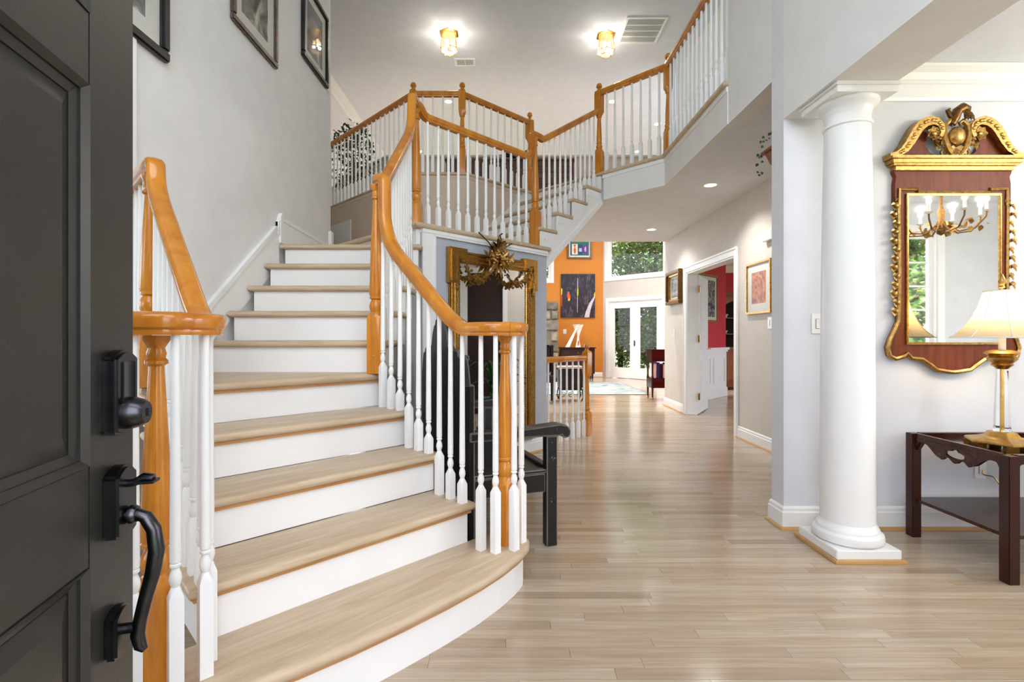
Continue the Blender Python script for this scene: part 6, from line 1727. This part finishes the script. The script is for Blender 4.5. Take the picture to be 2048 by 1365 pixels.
MB().lathe([(0, 0), (0.13, 0), (0.17, 0.28), (0.16, 0.28), (0, 0.25)], seg=18).build('pot', 'ivory', fi, 0, SM)
MB().tube([(0, 0, 0.25), (0.02, 0.01, 0.6), (0, 0, 1.0)], 0.018, 8).build('trunk', 'bark', fi, 0, SM)
lf_ = MB()
for k in range(520):
    a = rg.uniform(0, 2 * PI); rr_ = 0.36 * math.sqrt(rg.random()); zz = 0.45 + 0.95 * rg.random()
    rr_ *= math.sin(PI * min(1, (zz - 0.3) / 1.2)) ** 0.5 if zz < 1.49 else 0.3
    p = Vector((rr_ * math.cos(a), rr_ * math.sin(a), zz))
    lf_.leafp(tuple(p), tuple(p + Vector((rg.uniform(-0.08, 0.08), rg.uniform(-0.08, 0.08), rg.uniform(-0.09, 0.03)))), (rg.uniform(-1, 1), -1, rg.uniform(0, 1)), 0.022)
tag(lf_.build('foliage', 'leafdark', fi), kind='stuff')

# ------------------------------------------------------------------ garden outside the windows
tag(MB().box(-30, 40, -30, 45, -0.40, -0.20).build('lawn', 'grass'), 'green lawn around the house outside the windows', 'lawn', kind='structure')
def tree(x, y_, h, r_, n, label, name='garden_tree', low=0.1, group=None):
    t = thing(name, label, 'tree' if name == 'garden_tree' else 'shrub', (x, y_, -0.2), 0, group)
    MB().tube([(0, 0, 0), (0.06, 0.03, h * 0.4), (0.0, 0.05, h * 0.8)], [0.10, 0.07, 0.03], 8).build('trunk', 'bark', t, 0, SM)
    rg = random.Random(int(x * 100 + y_ * 7)); mb = MB()
    blobs = [(rg.uniform(-r_, r_) * 0.6, rg.uniform(-r_, r_) * 0.6, h * (low + (0.95 - low) * rg.random()), r_ * rg.uniform(0.35, 0.6)) for _ in range(22)]
    for k in range(n):
        b_ = blobs[rg.randrange(len(blobs))]
        v = Vector((rg.gauss(0, 1), rg.gauss(0, 1), rg.gauss(0, 1))).normalized() * b_[3] * rg.random() ** 0.35
        p = Vector((b_[0], b_[1], max(0.05, b_[2]))) + v
        if p.z < 0.05: p.z = 0.05 + rg.random() * 0.3
        s_ = rg.uniform(0.07, 0.15)
        dv = Vector((rg.gauss(0, 1), rg.gauss(0, 1), rg.gauss(-0.3, 0.8))).normalized() * s_
        nn = Vector((rg.gauss(0, 0.7), rg.gauss(0, 0.7), 1)).normalized()
        sd = dv.cross(nn)
        if sd.length < 1e-5: continue
        sd = sd.normalized() * s_ * 0.42
        m_ = p + dv * 0.5
        mb.add([tuple(p), tuple(m_ + sd), tuple(p + dv), tuple(m_ - sd)], [(0, 1, 2, 3)])
    tag(mb.build('foliage', 'tree_leaf', t), kind='stuff')
    return t
for k, (x, y_, h, r_, n, lb) in enumerate(((4.6, 15.6, 5.2, 1.5, 13000, 'leafy garden tree outside the left French door leaf'), (6.2, 14.0, 5.0, 1.5, 13000, 'leafy garden tree outside the right French door leaf'),
        (4.0, 17.8, 6.4, 1.9, 13000, 'taller garden tree behind the left French door tree'), (6.6, 16.4, 6.6, 2.0, 13000, 'taller garden tree behind the French doors'), (8.6, 14.2, 6.2, 2.0, 13000, 'garden tree farthest right outside the French doors'),
        (1.4, 17.4, 6.2, 1.8, 13000, 'garden tree outside the high window in the orange wall'), (7.9, -3.9, 5.0, 1.8, 13000, 'front garden tree reflected in the carved mirror'), (6.3, -3.4, 4.6, 1.5, 9000, 'smaller front garden tree beside the one in the carved mirror'),
        (8.6, 18.0, 8.5, 2.6, 16000, 'tallest garden tree far behind the French doors'), (5.2, 20.2, 8.5, 2.6, 16000, 'large garden tree beyond the left of the high window'), (2.2, 20.6, 8.5, 2.4, 12000, 'large garden tree behind the orange wall window'))):
    tree(x, y_, h, r_, n, lb)
